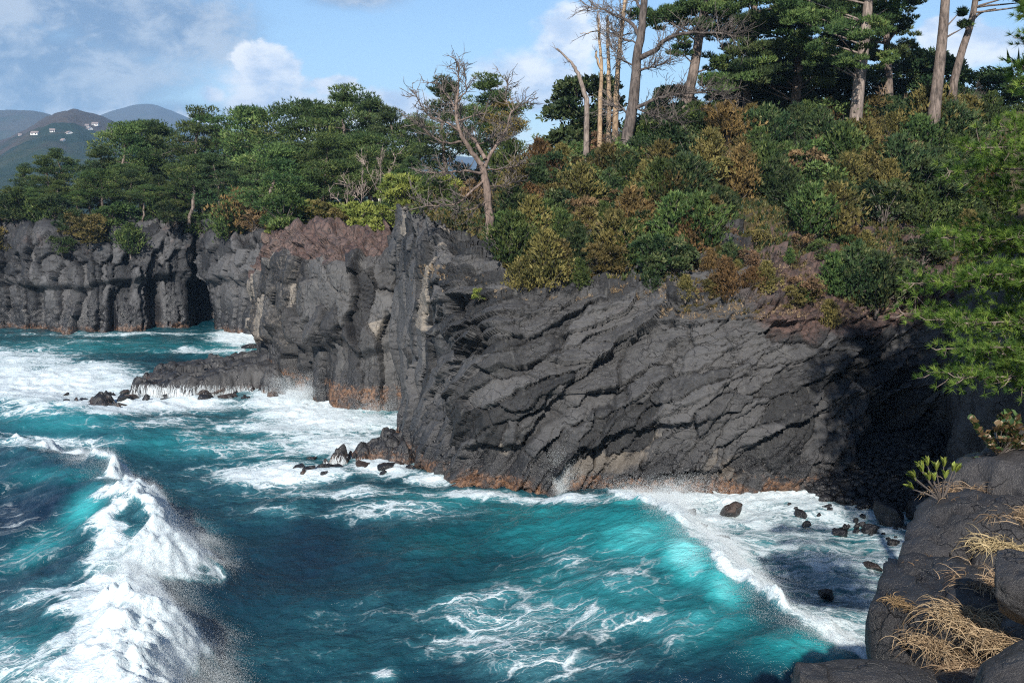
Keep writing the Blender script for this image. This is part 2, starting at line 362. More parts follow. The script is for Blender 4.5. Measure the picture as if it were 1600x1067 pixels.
def hill_mat(name, a, b, c, s):
    m, g = new_mat(name); pos = g.n('ShaderNodeNewGeometry').outputs['Position']
    n = g.noise(pos, .006 * s, 6, .6); n2 = g.noise(pos, .07 * s, 4, .7); zf = g.attr('up')
    col = g.mix(g.ss(g.m('ADD', g.m('MULTIPLY', n, .6), g.m('MULTIPLY', n2, .4)), .42, .6), a, b)
    col = g.mix(g.m('MULTIPLY', g.ss(g.m('ADD', zf, g.m('MULTIPLY', g.m('SUBTRACT', n, .5), 1.2)), .42, .7), .85), col, c)
    col = g.mix(g.m('MULTIPLY', g.ss(n2, .55, .7), .35), col, (.012, .02, .01))
    finish(g, principled(g, col, .95, .1, bump(g, n2, 9, 1))); return m
M_HILL = hill_mat('hill_wood', (.018, .036, .024), (.038, .054, .032), (.080, .060, .050), 1)
M_HILL2 = hill_mat('far_wood', (.025, .045, .028), (.05, .06, .035), (.075, .065, .05), .5)

def sea_mat():
    m, g = new_mat('sea_water'); pos = g.n('ShaderNodeNewGeometry').outputs['Position']
    foam = g.attr('foam'); teal = g.attr('teal'); fl = g.attr('flow'); sq = g.attr('streak')
    # lace: cell walls of warped cells, at two sizes, drawn out along the run of the water
    wn = g.n('ShaderNodeVectorMath', operation='SCALE'); g.link(g.vm('SUBTRACT', g.noisec(pos, .5, 5), (.5, .5, .5)), wn.inputs[0]); wn.inputs[3].default_value = 3.2
    wp = g.vm('ADD', pos, wn.outputs[0])
    rot = g.n('ShaderNodeMapping'); g.link(wp, rot.inputs[0]); rot.inputs['Rotation'].default_value = (0, 0, rad(-22)); rot.inputs['Scale'].default_value = (.42, 1.0, .6)
    def lace(sc):
        v = g.n('ShaderNodeTexVoronoi', feature='DISTANCE_TO_EDGE'); g.link(rot.outputs[0], v.inputs['Vector']); v.inputs['Scale'].default_value = sc
        return v.outputs[0]
    l1 = g.ss(lace(.55), .16, .0); l2 = g.ss(lace(1.7), .22, .0); l3 = g.ss(lace(4.2), .26, .0)
    big = g.noise(rot.outputs[0], .28, 5, .6); mid = g.noise(rot.outputs[0], 1.3, 7, .68); fin = g.noise(pos, 7, 6, .7)
    st = g.n('ShaderNodeMapping'); g.link(wp, st.inputs[0]); st.inputs['Rotation'].default_value = (0, 0, rad(-26)); st.inputs['Scale'].default_value = (.22, 2.4, .5)
    strk = g.noise(st.outputs[0], 1.1, 7, .66)
    lacek = g.m('MAXIMUM', g.m('MAXIMUM', g.m('MULTIPLY', l1, .95), g.m('MULTIPLY', l2, .80)), g.m('MULTIPLY', l3, .66))
    body = g.m('ADD', g.m('MULTIPLY', mid, .55), g.m('ADD', g.m('MULTIPLY', fin, .22), g.m('MULTIPLY', big, .32)))
    # lace shows first, solid froth once there is much foam
    d1 = g.m('ADD', g.m('ADD', g.m('MULTIPLY', lacek, .36), g.m('MULTIPLY', body, .62)), g.m('MULTIPLY', foam, .62))
    thin = g.ss(d1, .80, .96)
    d2 = g.m('ADD', g.m('MULTIPLY', body, .95), g.m('MULTIPLY', foam, 1.0))
    solid = g.ss(d2, .98, 1.32)
    d3 = g.m('ADD', g.m('MULTIPLY', strk, 1.0), g.m('MULTIPLY', sq, .62))
    streaks = g.m('MULTIPLY', g.ss(d3, .86, 1.10), g.ss(sq, .02, .3))
    fk = g.m('MAXIMUM', g.m('MAXIMUM', g.m('MULTIPLY', thin, .85), solid), g.m('MULTIPLY', streaks, .85))
    veil = g.m('MULTIPLY', g.ss(d2, .62, 1.15), .45)       # bubbles under the surface turn the water milky
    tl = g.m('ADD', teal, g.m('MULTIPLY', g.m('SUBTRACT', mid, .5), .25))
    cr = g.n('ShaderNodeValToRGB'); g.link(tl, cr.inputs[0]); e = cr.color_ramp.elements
    e[0].position = .0; e[0].color = (.0030, .014, .030, 1); e[1].position = 1.0; e[1].color = (.17, .60, .62, 1)  # brightest cyan also paints in the light shining through thin crests
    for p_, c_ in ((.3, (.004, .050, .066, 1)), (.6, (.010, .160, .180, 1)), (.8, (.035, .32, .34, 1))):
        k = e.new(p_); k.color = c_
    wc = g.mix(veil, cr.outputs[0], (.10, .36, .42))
    hb = g.m('ADD', g.m('MULTIPLY', g.noise(g.scalev(pos, (1, 1.5, 1)), 1.6, 8, .62), .7), g.m('MULTIPLY', g.noise(pos, 9, 4, .6), .10))
    nb = bump(g, hb, .35, .8)
    water = principled(g, wc, .16, .5, nb)
    fb = bump(g, g.m('ADD', body, g.m('MULTIPLY', fk, .4)), .30, .9)
    froth = principled(g, g.mix(g.ss(fin, .3, .7), (.46, .57, .62), (.72, .77, .79)), .85, .1, fb)
    mx = g.n('ShaderNodeMixShader'); g.link(fk, mx.inputs[0]); g.link(water, mx.inputs[1]); g.link(froth, mx.inputs[2])
    finish(g, mx.outputs[0]); return m
M_SEA = sea_mat()
def froth_mat():
    m, g = new_mat('froth'); pos = g.n('ShaderNodeNewGeometry').outputs['Position']
    n = g.noise(pos, 3, 6, .65)
    d = g.n('ShaderNodeBsdfDiffuse'); g.link(g.mix(n, (.60, .66, .69), (.76, .80, .82)), d.inputs[0])
    t = g.n('ShaderNodeBsdfTranslucent'); t.inputs[0].default_value = (.85, .9, .92, 1)
    mx = g.n('ShaderNodeMixShader'); mx.inputs[0].default_value = .3; g.link(d.outputs[0], mx.inputs[1]); g.link(t.outputs[0], mx.inputs[2])
    finish(g, mx.outputs[0]); return m
M_FROTH = froth_mat()
# ------------------------------------------------------------------ land: lofted cliffs broken into blocks
SURF_V, SURF_F, _sn = [], [], [0]
def add_surf(P, step=4):
    Q = P[::step, ::step]; nv, nu = Q.shape[:2]
    SURF_V.extend(map(tuple, Q.reshape(-1, 3))); SURF_F.extend((grid_faces(nv, nu) + _sn[0]).tolist()); _sn[0] += nv * nu

def outward(P, ref):
    du = np.gradient(P, axis=1); dv = np.gradient(P, axis=0)
    N = np.cross(du, dv); N /= np.linalg.norm(N, axis=2, keepdims=True) + 1e-9
    if (N * (np.asarray(ref) - P)).sum(2).mean() < 0: N = -N
    for ax, it in ((1, 60), (0, 25)):
        for _ in range(it):
            A = np.take(N, np.clip(np.arange(N.shape[ax]) - 1, 0, None), ax); B = np.take(N, np.clip(np.arange(N.shape[ax]) + 1, None, N.shape[ax] - 1), ax); N = (A + 2 * N + B) / 4
    return N / (np.linalg.norm(N, axis=2, keepdims=True) + 1e-9)
def col_seeds(L, w, v0, a, rng):
    u = -1.0; out = []
    while u < L + 1:
        k = w * rng.uniform(.6, 1.5); u += k; out.append((u, v0 + rng.normal(0, .8), rad(90) + rng.normal(0, .03), a, k * .5))
    return out
def block_disp(U, V, P, S, rng, amp=.45, tilt=.22, crack=.38, cw=.10, bulge=.25, rough=.16, nseed=0):
    # warp so that joints are not ruler-straight
    wu = U + .28 * fbm(P * .8, 3, nseed + 3); wv = V + .28 * fbm(P * .8 + 9, 3, nseed + 5)
    F1, F2, I = cells(wu, wv, S)
    e = F2 - F1; n = len(S)
    off = rng.normal(0, amp, n); tu = rng.normal(0, tilt, n); tv = rng.normal(0, tilt, n); cv_ = rng.uniform(0, 1, n)
    lu = wu - S[I, 0]; lv = wv - S[I, 1]
    D = off[I] + np.clip(tu[I] * lu + tv[I] * lv, -.7, .7) + bulge * sstep(e, 0, .55) - crack * np.exp(-(e / cw)**2)
    fr = np.abs(fbm(P * np.array([.9, .9, 1.3]), 4, nseed + 41, .5))           # thin splits inside the blocks
    D = D + rough * fbm(P * .9, 5, nseed + 11, .5) - .5 * crack * np.exp(-(fr / .05)**2) + .03 * fbm(P * 5, 3, nseed + 31)
    return D, I, cv_[I], e

# ---- the wall across the cove and the hill above it
cx = np.array([620, 636, 668, 705, 760, 820, 900, 1000, 1100, 1200, 1300, 1385, 1460, 1720.])
wl = np.array([655, 694, 726, 750, 766, 772, 770, 770, 780, 772, 760, 752, 742, 730.])
B0 = on_z(cx, wl, 0.0); YB = B0[:, 1]
lipy = np.array([400, 405, 425, 440, 455, 470, 462, 466, 472, 480, 482, 476, 462, 450.])
r_b = B0 + np.array([0, -.6, -2.5]); 
r_m = at(cx, (wl * .5 + lipy * .5), YB + .6)
r_l = at(cx, lipy, YB + np.array([1.5, 1.5, 2, 2.5, 3, 3, 3, 3, 3, 3, 3, 3, 3, 3]))
r_3 = at(cx, np.array([335, 318, 330, 352, 385, 425, 428, 425, 408, 392, 388, 392, 392, 390.]), YB + np.array([4, 4, 5, 6, 7, 8, 8.5, 9, 9.5, 10, 10, 10, 10, 10.]))
r_4 = at(cx, np.array([330, 322, 318, 330, 345, 345, 338, 330, 318, 312, 305, 298, 290, 285.]), YB + np.array([8, 9, 10, 11, 13, 14, 15, 15, 16, 17, 17, 17, 17, 17.]))
r_5 = at(cx, np.array([328, 322, 315, 310, 300, 285, 250, 222, 210, 204, 198, 190, 178, 170.]), YB + 27)
r_6 = r_5 + np.array([0, 60, 3.])
P, su, sv, tv = loft([r_b, r_m, r_l, r_3, r_4, r_5, r_6], .09, [84, 80, 46, 20, 20, 12])
NV, NU = P.shape[:2]
U, V = np.meshgrid(su, sv); T = np.repeat(tv[:, None], NU, 1); LU = su[-1]
rockf = 1 - sstep(T, 3.3, 3.9)
def orient_wall(u, v):
    up = max(0, min(1, (v - 3) / 9)); left = max(0, min(1, (15 - u) / 6))
    th = rad(62 - 46 * up) * (1 - left) + rad(86) * left
    a = (1.9 + 1.9 * up) * (1 - left) + (6.0) * left; b = (.66 + .22 * up) * (1 - left) + .95 * left
    if v > 14.5: a, b, th = 2.2, .7, rad(14) if u > 16 else rad(75)
    return th, a * .95, b * .95
rng = np.random.default_rng(11)
iv3 = int(np.argmax(tv >= 3.55)); Hrock = sv[iv3]
S = darts(LU, Hrock, orient_wall, rng, 5200, 1.30)
D, I, cellv, e = block_disp(U, V, P, S, rng, .15, .13, .40, .055, .03, .045, 1)
# long slanting slabs that overlap like tiles, each lower edge proud of the slab below
mU = sstep(U, 11, 19)
def slabs(al, per, amp, seed, warp):
    q = V * math.cos(al) - (U - 20) * math.sin(al) + warp * fbm(P * .16, 3, seed) + .28 * warp * fbm(P * .6, 3, seed + 1)
    k = np.floor(q / per); f = q / per - k
    a = amp * np.clip(.55 + .9 * vnoise(np.stack([k * 7.3, U * .16, V * .1], -1), seed + 2), 0, 1.4)
    return a * (.5 - f)
D = D + slabs(rad(11), 1.25, .95, 95, .9) * sstep(U, 14, 22) * sstep(V, 13, 14.5)
D = D + slabs(rad(33), 4.6, 1.3, 60, 1.6) * mU * sstep(V, 2, 5) * (1 - sstep(V, 12, 14))
D = D + slabs(rad(24), 1.9, .85, 70, 1.1) * mU * sstep(V, 5, 8) + slabs(rad(17), .75, .26, 80, .5) * mU * sstep(V, 8.5, 11) + slabs(rad(52), 1.5, .55, 90, .8) * mU * (1 - sstep(V, 6, 9))
D = D + .9 * fbm(P * .16, 3, 5) 
px_u = np.interp(su, np.concatenate([[0], np.cumsum(np.linalg.norm(np.diff(r_m, axis=0), axis=1))]), cx)[None, :].repeat(NV, 0)
# the overhang that roofs the dark hollow at the right, and rounded knobs by the corner
hol = np.exp(-((px_u - 1440) / 95)**2 - ((V - 4.5) / 5.0)**2); D = D - 2.2 * hol
D = D + 1.1 * np.exp(-((px_u - 790) / 30)**2 - ((V - 12.6) / 1.7)**2) + .8 * np.exp(-((px_u - 855) / 26)**2 - ((V - 12.3) / 1.2)**2)
Nw = outward(P, (5, 0, 25))
D = np.where(T < .15, D * .5, D) * rockf
P2 = P + Nw * D[..., None] + (1 - rockf)[..., None] * np.stack([0 * U, 0 * U, .5 * fbm(P * .2, 3, 8)], -1)
redw = (.56 * sstep(V, 10.2, 13.5) * sstep(px_u, 1080, 1260) + .25 * sstep(V, 12, 14)) * (1 - sstep(px_u, 1330, 1440) * sstep(14 - V, 0, 3))
pale = 1.0 * np.exp(-((px_u - 965) / 62)**2 - ((V - 4.6 - (px_u - 965) * .012) / 1.0)**2) + .9 * np.exp(-((px_u - 775) / 18)**2 - ((V - 5.2) / .7)**2) + .8 * np.exp(-((px_u - 1150) / 40)**2 - ((V - 4.3) / 1.2)**2)
pale = pale * (cellv[:] > .35) + .35 * ((px_u < 720) & (V > 10.5)) * (cellv > .3) + .33 * (cellv > .93)
wall = thing('rock_cliff', 'dark basalt wall of slanting blocks across the cove below the wooded hill', 'cliff', tuple(B0[6]))
MW = Matrix.Translation(-Vector(B0[6]))
att = {'cellv': cellv, 'red': redw, 'pale': pale}
hillmask = np.repeat((tv >= 3.4)[:, None], NU, 1)
Pl = P2 - B0[6]
split_cells(wall, lambda k: 'rock_block', Pl, I, M_ROCK, att, hillmask)
hs = P2[int(np.argmax(tv >= 3.4)) - 0:]
hill = obj('hillside', mk_mesh('hillside', hs[:, ::3].reshape(-1, 3), grid_faces(hs.shape[0], hs[:, ::3].shape[1])), M_SOIL); tag(hill, kind='structure')
add_surf(P2)

# ---- promontory with vertical columns and a red scoria cap
cx = np.array([408, 414, 432, 470, 515, 560, 598, 616, 628.])
wl = np.array([560, 588, 602, 616, 632, 638, 640, 641, 641.])
B1 = on_z(cx, wl, 0.); YB = B1[:, 1]
r_b = B1 + np.array([0, -.3, -2.5])
lipy = np.array([452, 440, 414, 412, 420, 426, 414, 400, 390.])
r_m = at(cx + np.array([0, 0, 0, 0, 0, 0, 0, 0, 0]), wl * .5 + lipy * .5, YB + .3)
r_l = at(cx + np.array([4, 4, 4, 0, 0, 0, 0, 0, 0]), lipy, YB + .8)
r_3 = at(cx + np.array([14, 16, 12, 0, 0, 0, -4, -8, -10]), np.array([415, 392, 374, 362, 358, 368, 374, 370, 362.]), YB + np.array([3, 3, 3.5, 4.5, 5, 4.5, 4, 4, 4.]))
r_4 = at(cx + np.array([24, 28, 22, 5, 0, 0, -6, -8, -8]), np.array([400, 385, 366, 357, 358, 366, 370, 366, 355.]), YB + 9)
r_5 = at(cx, np.array([385, 375, 365, 362, 360, 358, 350, 345, 340.]), YB + 34)
P, su, sv, tv = loft([r_b, r_m, r_l, r_3, r_4, r_5], .10, [66, 60, 36, 18, 14])
NV, NU = P.shape[:2]; U, V = np.meshgrid(su, sv); T = np.repeat(tv[:, None], NU, 1)
rng = np.random.default_rng(21)
def orient_prom(u, v):
    if v < 13.5: return rad(78), 2.0, 1.15
    return rad(10), 1.0, .8
i3 = int(np.argmax(tv >= 3.2)); S = darts(su[-1], sv[i3], orient_prom, rng, 3600, 1.3); S = np.array([q for q in S if q[1] > 8.6] + col_seeds(su[-1], 1.15, 3.5, 8., rng))
D, I, cellv, e = block_disp(U, V, P, S, rng, .32, .10, .55, .075, .03, .05, 101)
upk = sstep(V + .9 * fbm(np.stack([U * .35, U * 0, U * 0], -1), 3, 9), 6.6, 7.6)
D = D + upk * .95 + .40 * fbm(P * .22, 3, 15)                        # massive top juts over the columns
D = D * (1 - sstep(T, 3.0, 3.5)) + .35 * fbm(P * 1.0, 4, 60) * sstep(T, 2.0, 2.4) * (1 - sstep(T, 4, 4.6))
Np = outward(P, (-20, 0, 25)); P2 = P + Np * D[..., None]
redp = .95 * sstep(T + .12 * fbm(P * .5, 3, 3), 2.05, 2.3) * (1 - sstep(T, 4.2, 4.8))
prom = thing('rock_promontory', 'grey basalt promontory of vertical columns with a red scoria cap', 'cliff', tuple(B1[4]))
pm = T >= 3.2
px_u = np.interp(su, np.linspace(0, su[-1], 200), np.interp(np.linspace(0, 1, 200), np.concatenate([[0], np.cumsum(np.linalg.norm(np.diff(r_m, axis=0), axis=1))]) / np.linalg.norm(np.diff(r_m, axis=0), axis=1).sum(), cx))[None].repeat(NV, 0)
pale = .42 * (px_u < 475) * (V > 6) + .45 * ((cellv > .82) & (V > 6.5) & (V < 9)) + .2 * (cellv > .7)
split_cells(prom, lambda k: 'basalt_column' if S[k, 3] > 6 else 'rock_block', P2 - B1[4], I, M_PROM, {'cellv': cellv, 'red': redp, 'pale': pale}, pm)
hs = P2[i3:]; o = obj('scoria_top', mk_mesh('scoria_top', hs[:, ::2].reshape(-1, 3) - B1[4], grid_faces(hs.shape[0], hs[:, ::2].shape[1])), M_SCREE, prom)
add_surf(P2)

# ---- far cliff of columns under the pine wood
cx = np.array([-260, -120, -40, 30, 100, 165, 230, 285, 318, 345, 380, 415, 450, 500.])
wl = np.array([508, 511, 513, 515, 517, 518, 514, 510, 503, 514, 521, 524, 527, 530.])
B2 = on_z(cx, wl, 0.); YB = B2[:, 1]
lipy = np.array([372, 372, 370, 372, 378, 388, 380, 372, 378, 376, 380, 386, 390, 392.])
r_b = B2 + np.array([0, -.3, -2.5]); r_m = at(cx, wl * .45 + lipy * .55, YB + .2); r_l = at(cx, lipy, YB + 1.2)
r_3 = at(cx, np.array([360, 360, 358, 358, 360, 364, 360, 356, 360, 362, 364, 372, 376, 378.]), YB + 5)
r_4 = at(cx, np.array([345, 345, 345, 345, 345, 348, 345, 342, 345, 345, 345, 350, 352, 355.]), YB + 22)
r_5 = at(cx, np.array([335, 335, 335, 335, 335, 335, 335, 332, 332, 332, 332, 332, 332, 332.]), YB + 80)
P, su, sv, tv = loft([r_b, r_m, r_l, r_3, r_4, r_5], .18, [50, 44, 20, 14, 8])
NV, NU = P.shape[:2]; U, V = np.meshgrid(su, sv); T = np.repeat(tv[:, None], NU, 1)
rng = np.random.default_rng(31)
def orient_far(u, v):
    if v < 12: return rad(80), 2.2, 1.5
    return rad(50), 2.0, 1.3
i3 = int(np.argmax(tv >= 3.1)); S = darts(su[-1], sv[i3], orient_far, rng, 4200, 1.32); S = np.array([q for q in S if q[1] > 9.6 + 2.2 * math.sin(q[0] * .31) * math.sin(q[0] * .083 + 1)] + col_seeds(su[-1], 1.12, 4., 11., rng))
D, I, cellv, e = block_disp(U, V, P, S, rng, .46, .10, .80, .085, .0, .10, 201)
ln = 8.8 + 2.4 * fbm(np.stack([U * .12, U * 0, U * 0], -1), 3, 19)
upk = sstep(V, ln - .5, ln + .5)
D = D + upk * 1.3 + 1.0 * fbm(np.stack([U * .13, V * .08, U * 0], -1), 3, 25)
px_u = np.interp(su, np.concatenate([[0], np.cumsum(np.linalg.norm(np.diff(r_m, axis=0), axis=1))]), cx)[None].repeat(NV, 0)
D = D - 5.0 * np.exp(-((px_u - 322) / 9)**2) * (1 - sstep(V, 9.5, 12)) - 2.0 * np.exp(-((px_u - 243) / 7)**2) * (1 - sstep(V, 8.5, 10.5)) - 1.5 * np.exp(-((px_u - 175) / 6)**2) * (1 - sstep(V, 7, 9)) - 1.6 * np.exp(-((px_u - 60) / 7)**2) * (1 - sstep(V, 7, 9))
D = D * (1 - sstep(T, 3.0, 3.5)) + .5 * fbm(P * .3, 3, 61) * sstep(T, 3, 3.5)
P2 = P + outward(P, (-20, 0, 25)) * D[..., None]
far = thing('rock_cliff', 'distant dark cliff of tall vertical basalt columns beneath the pine wood', 'cliff', tuple(B2[5]))
pale = .3 * (cellv > .85) * (V < 9) + .25 * (V > 11) * (cellv > .5)
split_cells(far, lambda k: 'basalt_column' if S[k, 3] > 6 else 'rock_block', P2 - B2[5], I, M_FAR, {'cellv': cellv, 'red': .3 * sstep(V, 11, 13.5), 'pale': pale}, T >= 3.1)
hs = P2[i3:]; o = obj('wood_ground', mk_mesh('wood_ground', hs[:, ::2].reshape(-1, 3), grid_faces(hs.shape[0], hs[:, ::2].shape[1])), M_SOIL); tag(o, kind='structure')
add_surf(P2, 3)

# ---- the right arm of the cove, mostly hidden behind the near pine
base = np.array([(27.5, 63.5), (26.2, 58.5), (25.2, 52), (25.0, 45), (23.5, 38), (20, 31), (17, 26.5), (15.5, 22)])
lip = base + np.array([(1.6, .3)]); 
def r3(xy, z): return np.column_stack([xy, np.broadcast_to(z, (len(xy),))])
r_b = r3(base, -2.5); r_m = r3(base + [.5, .1], 6.); r_l = r3(lip, np.array([12.5, 12.5, 12.5, 12.5, 13, 13.2, 13.4, 13.6]))
r_3 = r3(lip + [4, .5], np.array([15.5, 16, 16, 16, 16, 15.5, 15, 14.8])); r_4 = r3(lip + [13, 1.5], np.array([23, 22, 21, 20, 19, 18, 17, 16.5])); r_5 = r3(lip + [60, 4], 26.)
P, su, sv, tv = loft([r_b, r_m, r_l, r_3, r_4, r_5], .22, [36, 32, 12, 8, 6])
NV, NU = P.shape[:2]; U, V = np.meshgrid(su, sv); T = np.repeat(tv[:, None], NU, 1); rng = np.random.default_rng(41)
S = darts(su[-1], sv[72], lambda u, v: (rad(86), 4.0, .8), rng, 2500, 1.3)
D, I, cellv, e = block_disp(U, V, P, S, rng, .3, .12, .4, .07, .1, .12, 301)
D = D * (1 - sstep(T, 2.6, 3.2)) + .5 * fbm(P * .2, 3, 5)
P2 = P + outward(P, (0, 45, 12)) * D[..., None]
arm = thing('rock_cliff', 'shaded basalt cliff closing the right side of the cove behind the pine', 'cliff', (25, 45, 0))
i3 = int(np.argmax(tv >= 2.9))
split_cells(arm, lambda k: 'basalt_column', P2 - np.array([25, 45, 0]), I, M_ROCK, {'cellv': cellv, 'red': 0 * U, 'pale': .3 * (cellv > .8)}, T >= 2.9)
o = obj('hillside', mk_mesh('hillside', P2[i3:].reshape(-1, 3), grid_faces(NV - i3, NU)), M_SOIL); tag(o, kind='structure')
add_surf(P2, 3)

# ---- the headland underfoot: lava rock sloping to a rounded edge
ed = [(1120, 1190, 6.0), (1300, 1120, 7.4), (1372, 1010, 8.4), (1376, 935, 9.0), (1412, 868, 9.7), (1442, 828, 10.2), (1478, 775, 10.8), (1530, 722, 11.4), (1585, 692, 12.0), (1660, 684, 13.2), (1760, 700, 15.), (1850, 720, 19.)]
E = np.array([at(a, b, c) for a, b, c in ed])
r_b = E + np.array([2.0, 2.2, 0]); r_b[:, 2] = -2
r_m = E + np.array([.6, .8, -5.]); r_e = E.copy()
r_i = E + np.array([.7, -1.1, .18]); r_j = E + np.array([2.0, -3.6, .95]); r_k = E + np.array([4, -14, 2.4])
r_j[:3] = E[:3] + np.array([.9, -2.6, .5]); r_k[:3] = E[:3] + np.array([1.5, -9, 1.8])
P, su, sv, tv = loft([r_b, r_m, r_e, r_i, r_j, r_k], .065, [16, 26, 24, 54, 20], ref=2)
NV, NU = P.shape[:2]; U, V = np.meshgrid(su, sv); T = np.repeat(tv[:, None], NU, 1); rng = np.random.default_rng(51)
S = darts(su[-1], sv[-1], lambda u, v: (rad(70), 1.5, .75), rng, 3000, 1.25)
D, I, cellv, e = block_disp(U, V, P, S, rng, .07, .07, .13, .035, .16, .07, 401)
D = D + .12 * fbm(P * .5, 3, 5) + .012 * fbm(P * 9, 3, 9)
P2 = P + outward(P, (0, 6, 60)) * D[..., None]
red = .0 * U; pale = .22 * (cellv > .7)
headl = thing('rock_headland', 'cracked grey lava rock of the near headland with dry grass', 'rock', tuple(E[4]))
split_cells(headl, lambda k: 'rock_block', P2 - E[4], I, M_NEAR, {'cellv': cellv, 'red': red, 'pale': pale})
NEAR_BVH = BVHTree.FromPolygons([tuple(v) for v in P2[::2, ::2].reshape(-1, 3)], grid_faces(*P2[::2, ::2].shape[:2]).tolist())
BVH = BVHTree.FromPolygons(SURF_V, SURF_F)
def hit(px, py, bvh=BVH):
    d = Vector(pdir(px, py)).normalized(); h = bvh.ray_cast(Vector((0, 0, CAM_Z)), d)
    return h[0], h[1]
def ground(x, y, bvh=BVH):
    h = bvh.ray_cast(Vector((x, y, 200)), Vector((0, 0, -1)))
    return h[0].z if h[0] else 14.0

# ---- distant hills
def ridge(name, outline, Y, front, mat, seed, rough, nu=220, nr=60, foot=0.):
    ox = np.array([a for a, b in outline], float); oy = np.array([b for a, b in outline], float)
    xs = np.linspace(ox[0], ox[-1], nu); t = np.interp(xs, ox, np.arange(len(ox))); ys = catmull(oy[:, None], t)[:, 0]
    top = at(xs, ys, np.full(nu, float(Y))); rows = []
    for k in range(nr):
        f = k / (nr - 1); w = f * f * (3 - 2 * f)
        p = top.copy(); p[:, 1] = front + (Y - front) * f; p[:, 0] = top[:, 0] * (front + (Y - front) * f * .9 + (Y - front) * .1) / Y
        p[:, 2] = foot + (top[:, 2] - foot) * w; rows.append(p)
    for k in (1, 2, 3):
        p = top.copy(); p[:, 1] += k * (Y - front) * .25; p[:, 2] = top[:, 2] * (1 - k * .3); rows.append(p)
    P = np.array(rows); up = np.clip(np.repeat((np.arange(len(rows)) / (nr - 1))[:, None], nu, 1), 0, 1)
    sp = (Y - front) / nr
    P[..., 2] += rough * fbm(P / (sp * 5), 5, seed, .6) * np.clip(up * 2, .2, 1) * (1 - .75 * sstep(up, .8, 1))
    o = obj(name, mk_mesh(name, P.reshape(-1, 3), grid_faces(*P.shape[:2]), {'up': up}), mat); tag(o, kind='structure'); return P
HILL = ridge('hill', [(-420, 300), (-200, 270), (-60, 252), (20, 228), (58, 206), (92, 190), (122, 182), (150, 187), (185, 200), (240, 222), (300, 240), (420, 262), (600, 290)], 2600, 700, M_HILL, 3, 15, 180, 60)
ridge('hill', [(-500, 190), (-200, 184), (-60, 176), (20, 174), (60, 176), (95, 186), (140, 204), (220, 226), (420, 250)], 4400, 2700, M_HILL2, 5, 12)
ridge('mountain', [(-300, 240), (0, 222), (80, 206), (150, 184), (200, 168), (235, 164), (262, 172), (310, 192), (380, 208), (520, 228), (800, 250)], 6500, 4600, M_HILL2, 9, 12)
HB = BVHTree.FromPolygons([tuple(v) for v in HILL.reshape(-1, 3)], grid_faces(*HILL.shape[:2]).tolist())
hm = MB()
for k, (px, py, w, h, lab) in enumerate([(55, 210, 20, 8, 'broad white house with a low grey roof on the lower left flank'), (82, 206, 13, 8, 'white gabled house on the middle of the pinkish hill'), (108, 209, 12, 6, 'small pale house standing below the top of the pinkish hill'),
        (136, 198, 11, 7, 'small white house highest up on the right flank'), (149, 196, 19, 10, 'largest white house at the right end of the hill row'), (140, 202, 10, 6, 'low white house tucked under the two upper houses'),
        (31, 212, 9, 5, 'tiny white house left of the others on the hill foot'), (99, 220, 9, 4, 'little white shed alone on the wooded lower slope')]):
    p, nrm = hit(px, py, HB)
    if p is None: continue
    t = thing('house', lab, 'house', (p.x, p.y, p.z - 1.5), 'white houses on the far hill', rz=.5 * math.sin(k * 2.3))
    w *= .6; h *= .45; m = MB(); x, y, z = w / 2, 5, h
    m.add([(-x, -y, 0), (x, -y, 0), (x, y, 0), (-x, y, 0), (-x, -y, z), (x, -y, z), (x, y, z), (-x, y, z)], [(0, 1, 5, 4), (1, 2, 6, 5), (2, 3, 7, 6), (3, 0, 4, 7)])
    m.add([(-x, -y, z), (-x, y, z), (-x, 0, z + 3)], [(0, 1, 2)]); m.add([(x, -y, z), (x, y, z), (x, 0, z + 3)], [(0, 2, 1)])
    obj('wall', m.mesh('wall', M_WHITEW), None, t)
    m = MB(); x += .6; m.add([(-x, -y - 1, z - .6), (x, -y - 1, z - .6), (x, 0, z + 3.1), (-x, 0, z + 3.1), (x, y + 1, z - .6), (-x, y + 1, z - .6)], [(0, 1, 2, 3), (3, 2, 4, 5)]); obj('roof', m.mesh('roof', M_ROOF), None, t)
    for q in range(2 if w < 14 else 3):
        m = MB(); cxq = -w / 2 + (q + .5) * w / (2 if w < 14 else 3); m.add([(cxq - 1, -y - .05, 1.), (cxq + 1, -y - .05, 1.), (cxq + 1, -y - .05, h - .4), (cxq - 1, -y - .05, h - .4), (cxq - 1, -y + .2, 1.), (cxq + 1, -y + .2, 1.), (cxq + 1, -y + .2, h - .4), (cxq - 1, -y + .2, h - .4)], [(0, 1, 2, 3), (4, 5, 1, 0), (3, 2, 6, 7)]); obj('window', m.mesh('window', M_GLASS), None, t)
# ------------------------------------------------------------------ sea
ys = np.exp(np.linspace(math.log(24), math.log(172), 516)); tx = np.linspace(-.66, .62, 606)
GX = tx[None] * (ys[:, None] + 6); GY = np.repeat(ys[:, None], len(tx), 1)
def proj(x, y, z=0.0):
    dy = y * CP - (z - CAM_Z) * SP; dz = -(y * -SP) * -1
    fwd = y * CP + (z - CAM_Z) * -SP; up = y * SP + (z - CAM_Z) * CP
    return 800 + F * x / fwd, 533.5 - F * up / fwd
PX, PY = proj(GX, GY)
def bl(cx, cy, rx, ry, a=1.0, ang=0.0):
    c, s = math.cos(rad(ang)), math.sin(rad(ang)); dx = PX - cx; dy = PY - cy
    return a * np.exp(-(((dx * c + dy * s) / rx)**2 + ((-dx * s + dy * c) / ry)**2))
def smax(L):
    r = 0 * GX
    for q in L: r = np.maximum(r, q)
    return r
P3 = np.stack([GX, GY, 0 * GX], -1)
wob = fbm(P3 * .12, 4, 3); wob2 = fbm(P3 * .45, 4, 13)
